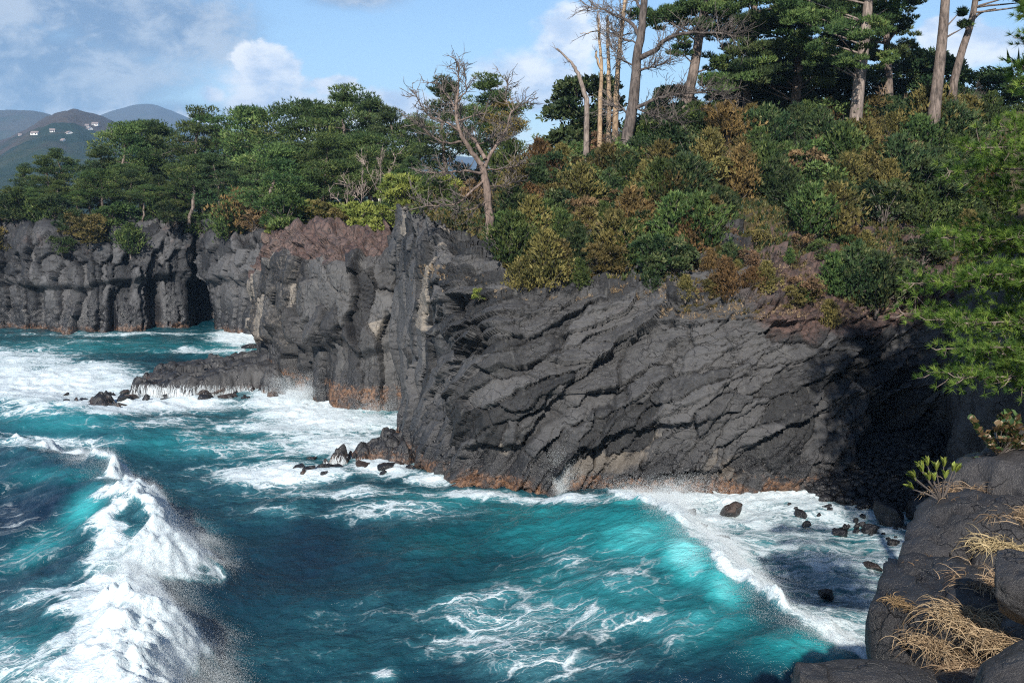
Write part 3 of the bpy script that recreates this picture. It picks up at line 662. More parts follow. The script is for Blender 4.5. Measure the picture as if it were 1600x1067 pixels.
def crest(pix, amp, zc):
    Q = np.array([on_z(a, b, zc * k) for (a, b), k in zip(pix, amp)])[:, :2]
    t = np.linspace(0, len(pix) - 1, len(pix) * 8); Q = catmull(Q, t); A = np.interp(t, np.arange(len(pix)), amp)
    best = np.full(GX.shape, 1e9); sg = 0 * GX; am = 0 * GX; al = 0 * GX
    for i in range(len(Q) - 1):
        a, b = Q[i], Q[i + 1]; d = b - a; L2 = d @ d
        u = np.clip(((GX - a[0]) * d[0] + (GY - a[1]) * d[1]) / L2, 0, 1)
        ex = GX - a[0] - u * d[0]; ey = GY - a[1] - u * d[1]; r = np.hypot(ex, ey)
        n = r < best; best = np.where(n, r, best)
        sg = np.where(n, np.sign(d[0] * ey - d[1] * ex), sg); am = np.where(n, A[i] + u * (A[i + 1] - A[i]), am); al = np.where(n, (i + u) / len(Q), al)
    return best * sg, am, al, Q, A
# wave 1, breaking at the left; wave 2, breaking into the cove; and a swell behind
s1, a1, l1, Q1, A1 = crest([(-160, 640), (-40, 672), (60, 690), (130, 705), (190, 748), (228, 798), (232, 842), (172, 884), (190, 930), (214, 985), (216, 1060), (220, 1180), (230, 1320)], [.3, .6, .85, 1, 1.05, 1.05, .95, .8, .95, 1.05, 1.05, 1, .9], 2.2)
s2, a2, l2, Q2, A2 = crest([(880, 772), (960, 772), (1030, 796), (1082, 842), (1130, 888), (1200, 938), (1280, 986), (1370, 1032), (1480, 1090)], [.1, .55, .85, 1, 1, .95, .85, .7, .4], 2.4)
s3, a3, l3, Q3, A3 = crest([(-120, 600), (0, 612), (60, 626), (120, 636), (190, 664), (280, 690)], [.6, .8, 1, 1, .6, .1], 1.5)
wl1 = np.interp(l1, [0, .16, .25, .33, .41, .49, .56, .63, .71, .8, 1], [.5, .7, 1.1, 2.0, 2.7, 2.4, 1.0, 1.7, 2.2, 2.3, 2.3]) * (1 + .35 * fbm(P3 * .25, 3, 91))
s1 = s1 + .45 * wob2 + .7 * wob; s2 = s2 + .25 * wob2
def prof(s, A, H, Lb, Lf):                      # long back, short steep front
    return H * A * np.where(s < 0, np.exp(-(s / Lb)**2), np.exp(-(s / Lf)**2))
Z = prof(s1, a1 * (1 + .22 * wob), 2.3, 5.5, 1.0 + .55 * wl1) + prof(s2, a2, 2.5, 7.0, 2.4) + prof(-s3, a3, 1.5, 4, 4)
Z += -.5 * a1 * np.exp(-((s1 - 6) / 3.5)**2)
PX, PY = proj(GX, GY, Z)                       # photo position of the raised surface, to author the foam map
# foam
front1 = a1 * sstep(s1 + .5 * wob2, -.9, .3) * (1 - sstep(s1 + .7 * wob2, wl1 * .75, wl1 * 1.25 + .3))
notch = bl(178, 880, 30, 22) ; back1 = a1 * np.exp(-((s1 + .8) / 1.9)**2) * sstep(l1, .22, .36) * (.75 + .6 * wob2)
front2 = sstep(s2, -.5, .3) * (1 - sstep(s2 + .8 * wob2, 2.0, 4.5)) * np.clip(a2 * 1.2, 0, 1)
cove = sstep(s2, .2, 2.5) * sstep(PX, 930, 1020)
foam = smax([
    .16 + .10 * wob, 1.15 * front1 * (1 + .25 * wob2), .85 * back1, .95 * front2 * (1 + .3 * wob2), .62 * cove * (1 + .5 * wob),
    bl(70, 598, 190, 34, 1.1), bl(230, 630, 170, 18, 1.15), bl(20, 1040, 130, 50, .6), bl(60, 930, 70, 24, .6, -20), bl(-40, 560, 200, 26, .8), bl(130, 575, 110, 14, .8), bl(470, 628, 90, 26, 1.2), bl(540, 660, 110, 24, .95), bl(430, 668, 110, 14, .7),
    bl(430, 742, 120, 20, 1.05), bl(600, 728, 60, 22, 1.0), bl(520, 770, 190, 14, .55), bl(380, 528, 60, 14, 1.1), bl(330, 548, 90, 8, .7), bl(740, 772, 110, 10, .75), bl(870, 778, 100, 9, .9), bl(680, 752, 50, 10, .9),
    bl(60, 640, 130, 18, .6), bl(90, 690, 130, 10, .7), bl(200, 522, 260, 4, .55), bl(120, 535, 200, 7, .35),
    bl(820, 960, 220, 70, .42), bl(1000, 900, 160, 60, .38), bl(560, 990, 150, 40, .26), bl(880, 1040, 200, 40, .45), bl(640, 800, 160, 26, .42), bl(600, 1056, 22, 10, .8), bl(1010, 980, 160, 60, .42), bl(320, 690, 120, 40, .36), bl(530, 690, 140, 30, .78), bl(500, 655, 120, 34, .95), bl(400, 700, 120, 24, .5), bl(650, 860, 90, 30, .3), bl(760, 1010, 160, 40, .42), bl(420, 1030, 120, 30, .3), bl(900, 870, 120, 26, .36), bl(480, 800, 200, 18, .38), bl(250, 660, 220, 12, .45)])
calm = bl(430, 880, 120, 60, .30) + bl(400, 980, 110, 60, .12) + bl(620, 860, 120, 30, .12) + bl(60, 790, 130, 38, .35, -12) * (s1 < -1)
foam = foam - calm + .12 * wob2 * (foam > .3)
shore = 0 * GX
teal = np.clip(smax([  # aerated water colour, plus painted glow where light comes through the crests
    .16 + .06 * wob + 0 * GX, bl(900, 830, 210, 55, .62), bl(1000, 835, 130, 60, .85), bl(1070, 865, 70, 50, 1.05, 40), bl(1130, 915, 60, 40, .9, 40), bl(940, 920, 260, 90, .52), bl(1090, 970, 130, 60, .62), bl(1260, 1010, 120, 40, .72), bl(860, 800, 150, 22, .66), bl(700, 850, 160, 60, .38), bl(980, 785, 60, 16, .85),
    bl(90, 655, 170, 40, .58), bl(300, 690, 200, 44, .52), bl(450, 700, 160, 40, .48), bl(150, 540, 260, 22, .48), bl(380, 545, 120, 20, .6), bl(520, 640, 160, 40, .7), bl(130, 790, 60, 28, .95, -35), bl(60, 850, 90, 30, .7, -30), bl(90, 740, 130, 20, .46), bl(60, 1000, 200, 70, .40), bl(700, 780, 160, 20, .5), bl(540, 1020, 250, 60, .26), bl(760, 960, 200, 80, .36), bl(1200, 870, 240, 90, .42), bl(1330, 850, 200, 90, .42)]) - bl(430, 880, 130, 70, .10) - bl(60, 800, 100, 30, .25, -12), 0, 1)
streak = np.clip(a1 * np.exp(-((s1 + 6) / 5.5)**2) * (s1 < 0) * .58 * (PX < 260) + .55 * a2 * np.exp(-((s2 + 7) / 6)**2) * (s2 < 0) + .75 * cove, 0, 1)
heavy = np.clip(foam - .45, 0, 1)
# chop, froth lumps
Z += .16 * fbm(P3 * np.array([.22, .42, 1]), 4, 41) + .10 * wob2 + .035 * fbm(P3 * 2.2, 3, 47)
Z += heavy * (.28 * np.abs(fbm(P3 * .9, 4, 51)) + .10 * fbm(P3 * 2.6, 3, 53))
Z += front1 * (.60 * fbm(P3 * .38, 4, 57, .5) + .22 * np.abs(fbm(P3 * 1.5, 4, 59, .6)) + .07 * fbm(P3 * 4, 3, 63)) + front2 * (.30 * fbm(P3 * .7, 4, 58) + .15 * np.abs(fbm(P3 * 1.9, 3, 59)))
bx = 0 * Z; edge = np.minimum.reduce([np.arange(516)[:, None] + 0 * Z, 515 - np.arange(516)[:, None] + 0 * Z, np.arange(606)[None] + 0 * Z, 605 - np.arange(606)[None] + 0 * Z])
Z = np.where(edge < 1, -1.2, Z)
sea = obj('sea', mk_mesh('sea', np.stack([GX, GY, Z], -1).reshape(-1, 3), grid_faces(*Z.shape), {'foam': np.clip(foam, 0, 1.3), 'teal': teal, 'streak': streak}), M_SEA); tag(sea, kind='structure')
oc = np.array([(-3900, -60, -1.0), (3900, -60, -1.0), (3900, 690, -1.0), (-3900, 690, -1.0)])
osx = np.linspace(-3900, 3900, 60); osy = np.linspace(-60, 690, 30); OX, OY = np.meshgrid(osx, osy)
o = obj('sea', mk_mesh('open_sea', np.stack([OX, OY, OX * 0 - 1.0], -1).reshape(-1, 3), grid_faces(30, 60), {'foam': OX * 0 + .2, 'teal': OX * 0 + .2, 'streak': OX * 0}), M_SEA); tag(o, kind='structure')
from functools import lru_cache
def sea_z(x, y):
    i = int(np.clip(np.searchsorted(ys, y), 0, 515)); j = int(np.clip(np.searchsorted(tx, x / (y + 6)), 0, 605)); return Z[i, j]
def sea_zv(x, y):
    i = np.clip(np.searchsorted(ys, y), 0, 515); j = np.clip(np.searchsorted(tx, x / (y + 6)), 0, 605); return Z[i, j]

# ---- spray: droplets as a point cloud
def pts_obj(name, C, rr, label, cat, mat=M_FROTH, parent=None):
    me = bpy.data.meshes.new(name); me.vertices.add(len(C)); me.vertices.foreach_set('co', np.asarray(C, np.float32).ravel())
    a = me.attributes.new('rr', 'FLOAT', 'POINT'); a.data.foreach_set('value', np.asarray(rr, np.float32))
    me.materials.append(mat); o = obj(name, me); tag(o, label, cat, None, 'stuff')
    ng = bpy.data.node_groups.new(name, 'GeometryNodeTree'); ng.interface.new_socket('Geometry', in_out='INPUT', socket_type='NodeSocketGeometry'); ng.interface.new_socket('Geometry', in_out='OUTPUT', socket_type='NodeSocketGeometry')
    i = ng.nodes.new('NodeGroupInput'); q = ng.nodes.new('GeometryNodeMeshToPoints'); s = ng.nodes.new('GeometryNodeSetMaterial'); u = ng.nodes.new('NodeGroupOutput')
    na = ng.nodes.new('GeometryNodeInputNamedAttribute'); na.data_type = 'FLOAT'; na.inputs[0].default_value = 'rr'
    s.inputs['Material'].default_value = mat
    ng.links.new(i.outputs[0], q.inputs['Mesh']); ng.links.new(na.outputs[0], q.inputs['Radius']); ng.links.new(q.outputs[0], s.inputs['Geometry']); ng.links.new(s.outputs[0], u.inputs[0])
    md = o.modifiers.new('points', 'NODES'); md.node_group = ng
    return o
def spray_along(Q, A, lo, hi, n, ahead, spread, up, rng, clump=60):
    # droplets thrown up and ahead of the crest in clumps
    k = rng.integers(0, clump, n); ct = rng.uniform(lo, hi, clump)[k] + rng.normal(0, .012, n)
    ct = np.clip(ct, lo, hi); idx = ct * (len(Q) - 1.001); i = idx.astype(int); f = (idx - i)[:, None]
    p = Q[i] * (1 - f) + Q[i + 1] * f; d = Q[i + 1] - Q[i]; d /= np.linalg.norm(d, axis=1, keepdims=True)
    nrm = np.column_stack([-d[:, 1], d[:, 0]])
    ca = (ahead(ct) if callable(ahead) else ahead) + rng.normal(0, spread, clump)[k] + rng.normal(0, spread * .5, n); cu = np.abs(rng.exponential(up, clump))[k] * rng.uniform(.2, 1.1, n) + np.abs(rng.exponential(up * .5, n))
    xy = p + nrm * ca[:, None] + rng.normal(0, .25, (n, 2))
    z = sea_zv(xy[:, 0], xy[:, 1]) + cu - .1
    return np.column_stack([xy, z])
rng = np.random.default_rng(5)
LOB = lambda t: np.interp(t, [.2, .33, .41, .49, .56, .63, .71, .8, 1], [.6, 1.5, 2.3, 2.0, .7, 1.4, 1.9, 2.0, 2.0])
C = np.concatenate([spray_along(Q1, A1, .22, .54, 420000, LOB, .75, .17, rng, 260), spray_along(Q1, A1, .56, .95, 420000, LOB, .75, .19, rng, 260)])
pts_obj('spray', C, np.clip(rng.lognormal(-5.6, .3, len(C)), .0025, .006), 'white spray thrown off the breaking wave in open water', 'spray')
C = np.concatenate([spray_along(Q2, A2, .12, .52, 220000, 1.1, .8, .28, rng, 120), spray_along(Q2, A2, .45, .9, 90000, .9, .7, .14, rng, 90)])
pts_obj('spray', C, np.clip(rng.lognormal(-5.6, .3, len(C)), .0025, .006), 'white spray along the turquoise wave breaking into the cove', 'spray')
def splash(px, py, h, r, n, label, lean=0):
    b = on_z(px, py, 0.); t = rng.uniform(0, 1, n)**1.5; k = rng.integers(0, 14, n); ja = rng.uniform(-1, 1, 14)[k]; jh = rng.uniform(.35, 1, 14)[k]
    x = b[0] + ja * r * (.25 + t) + rng.normal(0, .14 + .28 * r * t, n) + lean * t; y = b[1] + rng.normal(0, .4 * r, n) - .5; z = t * h * jh + rng.normal(0, .1, n)
    pts_obj('spray', np.column_stack([x, y, np.maximum(z, -.1)]), np.clip(rng.lognormal(-5.3, .35, n), .003, .010), label, 'spray')
splash(872, 766, 3.3, .9, 26000, 'jet of spray shooting up the foot of the dark wall')
splash(470, 622, 2.6, 2.0, 70000, 'white splash bursting at the foot of the columned promontory')
splash(590, 648, 2.0, 1.6, 9000, 'spray between the promontory and the corner of the dark wall')
splash(1020, 790, 1.8, 3.0, 70000, 'spray where the turquoise wave meets the wall')
# ------------------------------------------------------------------ plants: prototypes
def unit(v): return v / (np.linalg.norm(v, axis=-1, keepdims=True) + 1e-9)
def wander(p0, d, L, n, rng, bend=.18, lift=0.):
    pts = [np.array(p0, float)]; d = unit(np.array(d, float))
    for _ in range(n):
        d = unit(d + rng.normal(0, bend, 3) + np.array([0, 0, lift])); pts.append(pts[-1] + d * L / n)
    return np.array(pts)
def pad(mb, c, r, th, n, rng, ln, w, v):        # flat layered pine foliage
    q = rng.normal(0, 1, (n, 3)); q = unit(q) * rng.uniform(.35, 1, (n, 1))**.5
    C = c + q * np.array([r, r, th]); D = unit(q * np.array([.8, .8, .5]) + np.array([0, 0, .75]))
    mb.blades(C, D, ln, w, 3, .42, rng, np.clip(v + .35 * q[:, 2] * 0 + rng.normal(0, .1, n), 0, 1))
def make_pine(seed, h, crown0, spreadr, npad, trunk_r, lean=.1, ln=.34, w=.09, flat=.5, bare=False, top=1.0):
    rng = np.random.default_rng(seed); tr = MB(); fo = MB()
    n = 9; t = np.linspace(0, 1, n)
    la = rng.uniform(0, 6.28); path = np.column_stack([np.cos(la) * lean * h * t**1.4, np.sin(la) * lean * h * t**1.4, h * t])
    path[1:, :2] += np.cumsum(rng.normal(0, .018 * h, (n - 1, 2)), 0)
    tr.tube(path, trunk_r * (1 - .82 * t**1.1) + .02, 8)
    nl = npad; az0 = rng.uniform(0, 6.28)
    for k in range(nl):
        f = crown0 + (1 - crown0) * ((k + rng.uniform(0, .8)) / nl)
        p = np.array([np.interp(f, t, path[:, c]) for c in range(3)]); a = az0 + k * 2.4 + rng.normal(0, .3)
        g_ = (f - crown0) / (1 - crown0); reach = spreadr * (math.sin(math.pi * min(1, .22 + .80 * g_))**.7) * rng.uniform(.7, 1.15)
        L = wander(p, (math.cos(a), math.sin(a), rng.uniform(.0, .35)), reach, 4, rng, .16, .05)
        tr.tube(L, np.linspace(trunk_r * .30 * (1 - .5 * g_), .02, 5), 4)
        v = rng.uniform(.25, .75)
        for j in range(2, 5):
            for _ in range(3):
                c = L[j] + rng.normal(0, .24 * reach, 3) * np.array([1, 1, .5]); r = rng.uniform(.15, .33) * spreadr * (.75 + .1 * j)
                if rng.random() < .75: tr.tube([L[j - 1], c + [0, 0, -.1]], [.035, .015], 3)
                pad(fo, c, r, r * rng.uniform(.30, .62) * flat * 2, int(50 * r * r / (.09 * spreadr**2) * (spreadr / 3.2)), rng, ln, w, v + rng.normal(0, .12))
    for _ in range(5):
        c = path[-1] + rng.normal(0, .18 * spreadr, 3) * np.array([1, 1, .5]); r = .30 * spreadr
        pad(fo, c, r, r * .4, int(60 * spreadr / 3.2), rng, ln, w, rng.uniform(.3, .7))
    return tr, fo
def make_bush(seed, r, h, nlobe, per, ln, w, kind='blade', cone=0.):
    rng = np.random.default_rng(seed); fo = MB(); tr = MB()
    for k in range(nlobe):
        f = rng.uniform(.08, .95); a = rng.uniform(0, 6.28); rr = r * ((1 - f * cone) if cone else math.sqrt(max(.12, 1 - (f - .35)**2 / .55))) * rng.uniform(.45, .95)
        c = np.array([math.cos(a) * rr, math.sin(a) * rr, f * h]); lr = r * rng.uniform(.24, .44) * (1 - .5 * f * (cone > 0))
        q = unit(rng.normal(0, 1, (per, 3))); q[:, 2] = np.abs(q[:, 2]) * .9 - .25
        C = c + q * lr * rng.uniform(.6, 1.1, (per, 1)) * np.array([1, 1, .9]); D = unit(q + np.array([0, 0, .55]) + .4 * unit(c * [1, 1, 0]))
        v = rng.uniform(.15, .85)
        if kind == 'blade': fo.blades(C, D, ln, w, 3, .45, rng, np.full(per, v))
        else: fo.leaves(np.repeat(C, 2, 0), np.repeat(D, 2, 0), ln, w, rng, .8, v)
        tr.tube([(0, 0, -.3), c * [.3, .3, .5], c], [.05, .035, .012], 3)
    q = rng.uniform(-1, 1, (per * 5, 3)); q = q[(q**2).sum(1) < 1]; C = q * np.array([r * .75, r * .75, h * .42]) + [0, 0, h * .42]
    if cone: C[:, :2] *= (1.15 - C[:, 2:] / h)
    (fo.blades(C, unit(q + [0, 0, .5]), ln, w, 3, .5, rng, .25) if kind == 'blade' else fo.leaves(C, unit(q + [0, 0, .5]), ln, w, rng, .8, .25))
    return tr, fo
def make_juniper(seed, r, h, n, ln=.20, w=.07):     # upright feathery conifer: rising sprays
    rng = np.random.default_rng(seed); fo = MB(); tr = MB(); tr.tube([(0, 0, -.3), (0, 0, h * .5), (.05, 0, h * .96)], [.09, .06, .015], 5)
    for k in range(n):
        f = (k + rng.random()) / n; a = k * 2.4 + rng.normal(0, .3); reach = r * (1 - f)**.75 * rng.uniform(.7, 1.2) + .08
        p0 = np.array([0, 0, h * f * .92]); L = wander(p0, (math.cos(a), math.sin(a), .55), reach * 1.15, 4, rng, .12, .12)
        tr.tube(L, np.linspace(.03, .008, 5), 3); v = rng.uniform(.15, .85); m = int(12 + 34 * reach / r)
        tt = rng.uniform(.15, 1, m) * 3.999; i = tt.astype(int); C = L[i] + (L[i + 1] - L[i]) * (tt - i)[:, None] + rng.normal(0, .11 * (.6 + reach), (m, 3)) * [1, 1, .7]
        fo.blades(C, unit(unit(L[-1] - L[0]) + [0, 0, .7]), ln, w, 4, .38, rng, np.full(m, v))
    return tr, fo
def make_bare(seed, h, spread, gen=3, r0=.05, kids=5, up=.55, sides=3):
    rng = np.random.default_rng(seed); tr = MB()
    def grow(p, d, L, r, g_):
        pts = wander(p, d, L, 5, rng, .20, .03); tr.tube(pts, np.linspace(r, r * .45, 6), max(3, 5 - (gen - g_)) if sides > 3 else 3)
        if g_ == 0: return
        for k in range(kids if g_ > 1 else kids - 1):
            i = rng.integers(2, 6); dd = unit(unit(pts[i] - pts[i - 1]) + rng.normal(0, spread, 3) + [0, 0, up * .4]); grow(pts[i], dd, L * rng.uniform(.4, .68), r * .5, g_ - 1)
    for k in range(3): grow((rng.normal(0, .1), rng.normal(0, .1), -.2), (rng.normal(0, .35), rng.normal(0, .35), 1), h * rng.uniform(.4, .6), r0, gen)
    return tr

PROTO = {}
def proto(key, parts): PROTO[key] = [(n, mb.mesh(n, m)) for n, mb, m in parts]
def plant(key, name, label, cat, loc, sc=1., rz=None, group=None):
    o = thing(name, label, cat, loc, group, random.uniform(0, 6.28) if rz is None else rz, sc)
    for n, me in PROTO[key]: obj(n, me, None, o)
    return o
for k, (mat, cr, spd, npd, ln_) in enumerate([(M_PINE, .24, 3.4, 17, .10), (M_PINE, .38, 3.9, 13, .06), (M_PINEB, .20, 3.0, 19, .12), (M_PINE, .50, 4.4, 11, .05), (M_PINEB, .30, 3.3, 15, .16)]):
    tr, fo = make_pine(40 + k, 13., cr, spd, npd, .26, ln_)
    proto('pine%d' % k, [('trunk', tr, M_BARK), ('crown', fo, mat)])
tr, fo = make_pine(60, 13., .5, 3.4, 11, .24, .1); proto('pine_brown', [('trunk', tr, M_BARK), ('crown', fo, M_PINEBR)])
for k, (mat, s) in enumerate([(M_GREEN, 1), (M_DARK, 2), (M_OLIVE, 3), (M_BROWN, 4), (M_LIME, 5)]):
    for v in range(2):
        tr, fo = make_bush(100 + 10 * k + v, 1.25, 1.9, 17, 58, .20, .085, 'blade' if (k + v) % 2 == 0 else 'leaf'); proto('bush_%s%d' % (['green', 'dark', 'olive', 'brown', 'lime'][k], v), [('stems', tr, M_TWIG), ('crown', fo, mat)])
for k, (nm, mat) in enumerate([('green', M_GREEN), ('dark', M_DARK), ('rust', M_RUST), ('olive', M_OLIVE), ('red', M_RED)]):
    for v in range(2):
        tr, fo = make_juniper(200 + 10 * k + v, 1.15 + .25 * v, 2.7 - .3 * v, 46); proto('jun_%s%d' % (nm, v), [('stem', tr, M_TWIG), ('crown', fo, mat)])
for v in range(2):
    tr, fo = make_bush(300 + v, 2.7, 5.2, 46, 120, .34, .16, 'leaf'); proto('broad%d' % v, [('stems', tr, M_BARK), ('crown', fo, M_DARK)])
for v in range(3): proto('bare%d' % v, [('stems', make_bare(320 + v, 2.4, .55, 3, .035, 5), M_TWIG)])
proto('bare_tan', [('stems', make_bare(330, 2.6, .45, 3, .04, 6), M_TAN)])

# ---- the pine wood on the far cliff and behind the promontory
GW = 'pines of the wood on the far cliff'
def stand(px, ytop, Y, key, name, label, cat, group, h0=13., wide=1., rz=None):
    x = at(px, 300, Y)[0]; gz = max(ground(x, Y), 11.); top = at(px, ytop, Y)[2]; s = max(.35, (top - gz + .3) / h0)
    return plant(key, name, label, cat, (x, Y, gz - .3), (s * wide, s * wide, s), rz, group)
WOOD = [(-60, 300, 138, 0), (8, 292, 137, 1), (44, 256, 142, 2), (78, 246, 141, 0), (112, 234, 146, 4), (148, 226, 141, 2), (190, 194, 148, 1), (218, 187, 150, 3), (252, 190, 151, 2), (292, 168, 146, 0), (322, 196, 154, 4), (350, 208, 152, 1), (388, 194, 150, 2), (425, 168, 140, 3), (468, 160, 138, 3), (505, 170, 142, 1), (552, 134, 128, 0), (590, 148, 130, 2), (625, 172, 126, 4), (655, 180, 122, 1)]
for k, (px, yt, Y, v) in enumerate(WOOD):
    plant_lab = ['dark green layered pine rising above the far wood', 'broad pine with flat foliage pads in the far wood', 'bluish green pine with dense needles in the far wood', 'wide flat-topped pine on the skyline of the far wood', 'leaning bluish pine in the back row of the far wood'][v]
    plant_lab += (' at its seaward end' if px < 60 else ' against the far hill' if px < 135 else ' next to the far hill' if px < 200 else ' over the cliff columns' if px < 270 else ' over the sea cave' if px < 340 else ' past the sea cave' if px < 400 else ' behind the red scoria cap' if px < 500 else ' behind the white saplings' if px < 600 else ' next to the dead pine')
    stand(px, yt, Y, 'pine%d' % v, 'pine_tree', plant_lab, 'tree', GW, 13.6, 1.15 if v != 3 else 1.3)
rngp = np.random.default_rng(77)
for k in range(44):
    px = -50 + k * 16.2 + rngp.normal(0, 8); sky_ = np.interp(px, [-40, 30, 150, 290, 450, 560, 660], [320, 280, 240, 205, 200, 178, 205])
    Y = rngp.uniform(133, 141) if px < 420 else rngp.uniform(104, 118)
    yt = sky_ + rngp.uniform(22, 80)
    v = rngp.integers(0, 5); lab = ['dark layered', 'broad flat', 'dense bluish', 'spreading flat-topped', 'leaning bluish'][v] + ' small pine of the front row ' + ('at the seaward end of the far cliff' if px < 90 else 'above the tall columns' if px < 230 else 'over the sea cave' if px < 345 else 'by the rust-brown conifers' if px < 430 else 'behind the red scoria cap' if px < 540 else 'behind the white dead saplings')
    stand(px, yt, Y, 'pine%d' % v, 'pine_tree', lab, 'tree', 'front row: ' + lab, 13.6, 1.4)
for k in range(54):
    px = -40 + k * 13.2 + rngp.normal(0, 6); Y = rngp.uniform(129, 135) if px < 420 else rngp.uniform(95, 104); x = at(px, 300, Y)[0]; gz = ground(x, Y)
    if gz < 10: Y += 5; x = at(px, 300, Y)[0]; gz = ground(x, Y)
    if gz < 10: continue
    key, lab = [('bush_green0', 'low green bush under the pines of the far wood'), ('bush_dark1', 'low dark bush under the pines of the far wood'), ('bush_olive0', 'low olive bush under the pines of the far wood'), ('jun_green1', 'small green conifer under the pines of the far wood'), ('bush_brown1', 'low brownish bush under the pines of the far wood')][int(rngp.choice(5, p=[.3, .25, .2, .15, .1]))]
    plant(key, 'conifer_shrub' if key[:3] == 'jun' else 'leafy_bush', lab + (' at the seaward end' if px < 90 else ' above the tall columns' if px < 230 else ' over the sea cave' if px < 345 else ' by the rusty conifers' if px < 430 else ' behind the red scoria' if px < 540 else ' behind the white saplings'), 'bush', (x, Y, gz - .3), rngp.uniform(1.1, 2.1), None, 'bushes under the far pines: ' + lab)
for px, py, Y, s in ((375, 375, 131, 2.6), (398, 350, 131.5, 2.2)): x = at(px, 300, Y)[0]; plant('jun_rust1', 'conifer_shrub', 'tall rust-brown conifer at the edge of the far cliff top', 'bush', (x, Y, ground(x, Y) - .3), s, None, 'rusty conifers on the far cliff')
for px, py, Y, s in ((438, 392, 99, 1.3), (455, 380, 99, 1.5), (470, 368, 98, 1.5), (560, 362, 96, 1.6), (585, 366, 95, 1.7), (605, 372, 93, 1.6), (530, 356, 98, 1.4), (628, 318, 84, 1.6), (640, 300, 86, 1.5)):
    x = at(px, 300, Y)[0]; plant('bush_lime%d' % (px % 2), 'leafy_bush', 'bright yellow-green bush behind the red scoria cap', 'bush', (x, Y, ground(x, Y) - .3), s, None, 'yellow-green bushes behind the scoria')

# ---- dead trees, drawn limb by limb
def limb_tree(name, label, Y, limbs, mat, twig_mat, twigs, seed, cat='tree', twig_len=1.6, foot=None):
    # limbs: list of (points as (px, py, depth offset), r0, r1)
    rng = np.random.default_rng(seed); tr = MB(); tw = MB(); b = at(limbs[0][0][0][0], limbs[0][0][0][1], Y + limbs[0][0][0][2])
    gz = ground(b[0], b[1])
    if gz < b[2] + .3: tr.tube([(0, 0, .1), (0, 0, (gz - b[2]) * .5 - .2), (0, 0, gz - b[2] - .6)], np.array([1.0, 1.08, 1.35]) * limbs[0][1], 7)
    for pts, r0, r1 in limbs:
        q = np.array([at(a, c, Y + d) for a, c, d in pts]) - b; n = max(4, len(q) * 4); q = catmull(q, np.linspace(0, len(q) - 1, n)); q[1:-1] += rng.normal(0, .03, (n - 2, 3))
        (tr if r0 > .05 else tr).tube(q, np.linspace(r0, r1, n), 7 if r0 > .12 else 5)
        L = np.linalg.norm(np.diff(q, axis=0), axis=1).sum()
        if r0 > .3: continue
        for k in range(int(twigs * L)):
            f = rng.uniform(.25, 1) * (n - 1.01); i = int(f); p = q[i] + (q[i + 1] - q[i]) * (f - i); d = unit(unit(q[i + 1] - q[i]) * .8 + rng.normal(0, .6, 3) + [0, 0, .25])
            t1 = wander(p, d, twig_len * rng.uniform(.3, 1), 4, rng, .2, .05); tw.tube(t1, np.linspace(.034, .016, 5), 3)
            for _ in range(5):
                j = rng.integers(1, 5); t2 = wander(t1[j], unit(unit(t1[j] - t1[j - 1]) + rng.normal(0, .55, 3)), twig_len * rng.uniform(.15, .45), 3, rng, .2); tw.tube(t2, [.020, .017, .014, .010], 3)
    t = thing(name, label, cat, tuple(b)); obj('trunk', tr.mesh('trunk', mat, True), None, t); obj('twigs', tw.mesh('twigs', twig_mat), None, t); return t
limb_tree('dead_tree', 'bare dead pine with a forked trunk and long level limbs', 67.4, [
    ([(766, 380, 0), (764, 330, 0), (759, 285, 0), (754, 258, 0)], .33, .22),
    ([(754, 258, 0), (735, 235, -.3), (718, 205, -.4), (713, 170, -.2), (717, 130, .2), (715, 97, .4)], .19, .03),
    ([(756, 262, 0), (770, 235, .5), (790, 205, 1), (800, 175, 1.4), (826, 158, 1.8)], .15, .03),
    ([(758, 250, 0), (745, 225, .8), (722, 195, 1.6), (705, 160, 2)], .16, .03),
    ([(758, 272, 0), (725, 267, -1), (690, 270, -2), (655, 268, -2.6)], .11, .02), ([(759, 280, 0), (735, 300, -.8), (712, 318, -1.4), (672, 322, -1.8), (648, 312, -2)], .10, .02),
    ([(762, 315, 0), (745, 325, -.8), (715, 331, -1.6)], .07, .02), ([(757, 266, 0), (790, 263, 1), (815, 256, 1.6)], .07, .02), ([(760, 292, 0), (785, 290, .8), (808, 284, 1.4)], .05, .015),
    ([(720, 222, -.4), (690, 222, -1.4), (665, 205, -2), (648, 192, -2.4)], .09, .02), ([(722, 208, -.4), (695, 190, -.8), (668, 180, -1), (650, 150, -1.2)], .08, .02),
    ([(714, 175, -.2), (698, 150, .6), (682, 128, 1)], .06, .015), ([(714, 160, 0), (728, 140, -.6), (725, 110, -.9)], .06, .015), ([(745, 228, .8), (770, 215, 1.6), (795, 200, 2.4)], .06, .015), ([(716, 190, -.2), (745, 180, -1), (765, 172, -1.4)], .06, .015), ([(800, 175, 1.4), (790, 150, 1.8), (795, 125, 2)], .05, .015)], M_DEAD, M_TWIG, 5.5, 5)
